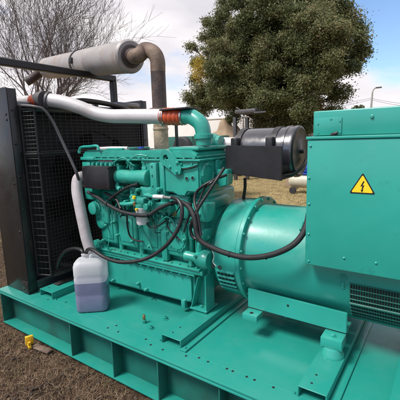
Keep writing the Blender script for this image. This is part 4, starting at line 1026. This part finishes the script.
# street lamp and power lines
lp = thing('street_lamp', 'tall distant street lamp with a curved arm seen over the terminal box', 'street lamp', (at(371, 108, y=32).x, 32, 0))
a = at(371, 108, y=32); bq = at(372.5, 92, y=32); top_ = at(374, 89, y=32); arm = at(377, 87.6, y=32)
MB().m('concrete').tube([V((a.x, 32, 0)), V((a.x, 32, a.z)), bq], .09, 8, 0, True, lambda i, acc, n_: (.13, .09, .06)[i]).build('pole', None, lp)
MB().m('concrete').tube([bq, top_, arm], .045, 8, 5).build('arm', None, lp)
MB().m('hoseg').box(arm.x - .1, arm.x + .35, 31.9, 32.1, arm.z - .06, arm.z + .05, .03).build('lamp_head', None, lp)
for k, (l0_, m0_, r0_) in enumerate((((300, 106), (371, 98), (440, 104)), ((300, 110), (371, 99.5), (440, 107)))):
    P0, P1, P2 = at(*l0_, y=34), at(*m0_, y=32.3), at(*r0_, y=30)
    pts = []
    for A_, B_ in ((P0, P1), (P1, P2)):
        for i in range(10):
            t = i / 10; q = A_.lerp(B_, t); q.z -= .35 * 4 * t * (1 - t) * .6; pts.append(q)
    pts.append(P2)
    tag(MB().m('rubber').tube(pts, .012, 5, 0).build('overhead_wire'), ('upper' if k == 0 else 'lower') + ' of two thin overhead wires passing the street lamp', 'wire', 'overhead wires by the street lamp')

# ---- dark tractor-canopy frame seen beyond the elbow
tf = thing('roll_frame', 'black steel roll-over frame with flat canopy standing beyond the air cleaner', 'steel frame', (at(236, 150, y=9.8).x, 9.8, 0))
def bx(mb, p0, p1, w2=.07): mb.bar(p0, p1, w2, w2, .008)
f0, f1 = at(235, 117, y=9.8), at(247, 117.5, y=10.1)
u1, u2 = MB().m('blackp'), MB().m('blackp')
bx(u1, (f0.x, 9.8, 0), f0, .11); bx(u2, (f1.x, 10.1, 0), f1, .11)
u1.build('upright', None, tf); u2.build('upright', None, tf)
cA, cB = at(235, 113.5, y=9.65), at(256, 112.5, y=9.65)
cp_ = MB().m('hoseg').box(cA.x, cB.x, 9.6, 10.3, cA.z - .02, cA.z + .12, .04); cp_.build('canopy', None, tf)
MB().m('blackp').bar(at(254, 112.6, y=9.62), at(266, 111.6, y=9.62), .05, .05, .004).build('canopy_bar', None, tf)
xb = MB().m('blackp'); bx(xb, (f0.x, 9.8, .9), (f1.x, 10.1, .9)); xb.build('cross_bar', None, tf)
th = MB().m('tarp'); q = at(230, 138, y=11.4)
th.blob((q.x, 11.4, .75), .85, .8, 1.22, 4, .4, 3); th.blob((q.x + .6, 11.5, .6), .5, .6, .95, 4, .4, 8)
tag(th.build('covered_heap', None, None, 60), 'tan canvas-covered heap beside the black roll-over frame', 'covered heap')
# dark green trailer with a tyre, just over the cover
gt = thing('green_trailer', 'dark green low trailer with a spare tyre on top seen over the rocker cover', 'trailer', (at(178, 150, y=5.0).x, 5.0, 0))
a, b_ = at(166, 137, y=5.0), at(192, 137, y=5.0)
MB().m('dgreen').box(a.x, b_.x, 5.0, 6.6, .55, a.z, .02).build('tub', None, gt)
q = at(183, 142, y=4.9)
for dx in (.1, b_.x - a.x - .25):
    MB().m('tyre').lathe((a.x + dx, 4.98, .36), (0, -1, 0), [(0, .2), (0, .34), (.03, .37), (.17, .37), (.20, .34), (.20, .2)], 28).build('wheel', None, gt)
MB().m('tyre').lathe((q.x, 4.96, q.z - .12), (0, -1, 0), [(.0, .12), (0, .20), (.03, .235), (.12, .235), (.15, .20), (.15, .13)], 28).build('spare_tyre', None, gt)

# ---- air compressor on the lawn
q = at(303, 193, z=0.0); cx_, cy_ = q.x, q.y
cm = thing('air_compressor', 'cream horizontal-tank air compressor with blue motor on the lawn behind', 'air compressor', (cx_, cy_, 0))
tk = MB().m('cream'); zt = .32; tk.lathe((cx_ - .38, cy_, zt), (1, 0, 0), [(0, .05), (.02, .12), (.07, .17), (.12, .18), (.85, .18), (.90, .17), (.95, .12), (.97, .05)], 28); tk.build('tank', None, cm)
mo = MB().m('blue'); mo.lathe((cx_ - .02, cy_, zt + .34), (1, 0, 0), [(0, .08), (.02, .13), (.25, .13), (.27, .08)], 20)
for k in range(12):
    a = k * math.pi / 6; mo.bar((cx_ + .0, cy_ + math.cos(a) * .13, zt + .34 + math.sin(a) * .13), (cx_ + .22, cy_ + math.cos(a) * .13, zt + .34 + math.sin(a) * .13), .012, .03, 0)
mo.box(cx_ - .1, cx_ + .4, cy_ - .12, cy_ + .12, zt + .18, zt + .22, .005); mo.build('motor', None, cm)
ck = MB().m('hoseg'); ck.box(cx_ + .30, cx_ + .42, cy_ - .08, cy_ + .08, zt + .22, zt + .45, .01); ck.build('pump_head', None, cm); ck = MB().m('hoseg'); ck.lathe((cx_ - .12, cy_ - .15, zt + .34), (0, 1, 0), [(0, .14), (.02, .15), (.03, .14)], 24); ck.build('pulley', None, cm)
for dx in (-.2, .4):
    MB().m('tyre').cyl((cx_ + dx, cy_ - .24, .09), (cx_ + dx, cy_ - .19, .09), .09).build('wheel', None, cm)
    MB().m('hoseg').bar((cx_ + dx, cy_ - .19, .09), (cx_ + dx, cy_ + .19, .09), .02, .02).build('axle', None, cm)
MB().m('tarp').box(at(288, 188, z=0).x - .1, at(288, 188, z=0).x + .15, cy_ + .8, cy_ + 1.05, 0, .3, .01).build('crate') .name
o = bpy.data.objects['crate']; tag(o, 'small tan wooden crate on the lawn left of the compressor', 'crate')

# fallen leaves and clods in the foreground turf
r = random.Random(9); vs_, fs, rn = [], [], []
for _ in range(420):
    x = r.uniform(-.3, 2.4); y = -abs(r.gauss(0, .6)) - .03; p = V((x, y, r.uniform(.0, .03))); nrm = V((r.gauss(0, .5), r.gauss(0, .5), 1)).normalized()
    xx = nrm.orthogonal().normalized(); xx.rotate(Matrix.Rotation(r.uniform(0, 6.28), 3, nrm)); yv = nrm.cross(xx); l_ = r.uniform(.003, .009); i = len(vs_)
    vs_ += [p - xx * l_, p + yv * l_ * .5, p + xx * l_, p - yv * l_ * .5]; fs.append((i, i + 1, i + 2, i + 3)); rn.append(r.random())
o = poly_mesh('leaf_litter', vs_, fs, rn, leafmat('litter', [(.06, .03, .02), (.16, .09, .05), (.28, .20, .12)], .8, .1)); o['kind'] = 'stuff'
tag(o, 'scattered dead leaves and straw bits on the foreground soil', 'leaf litter')
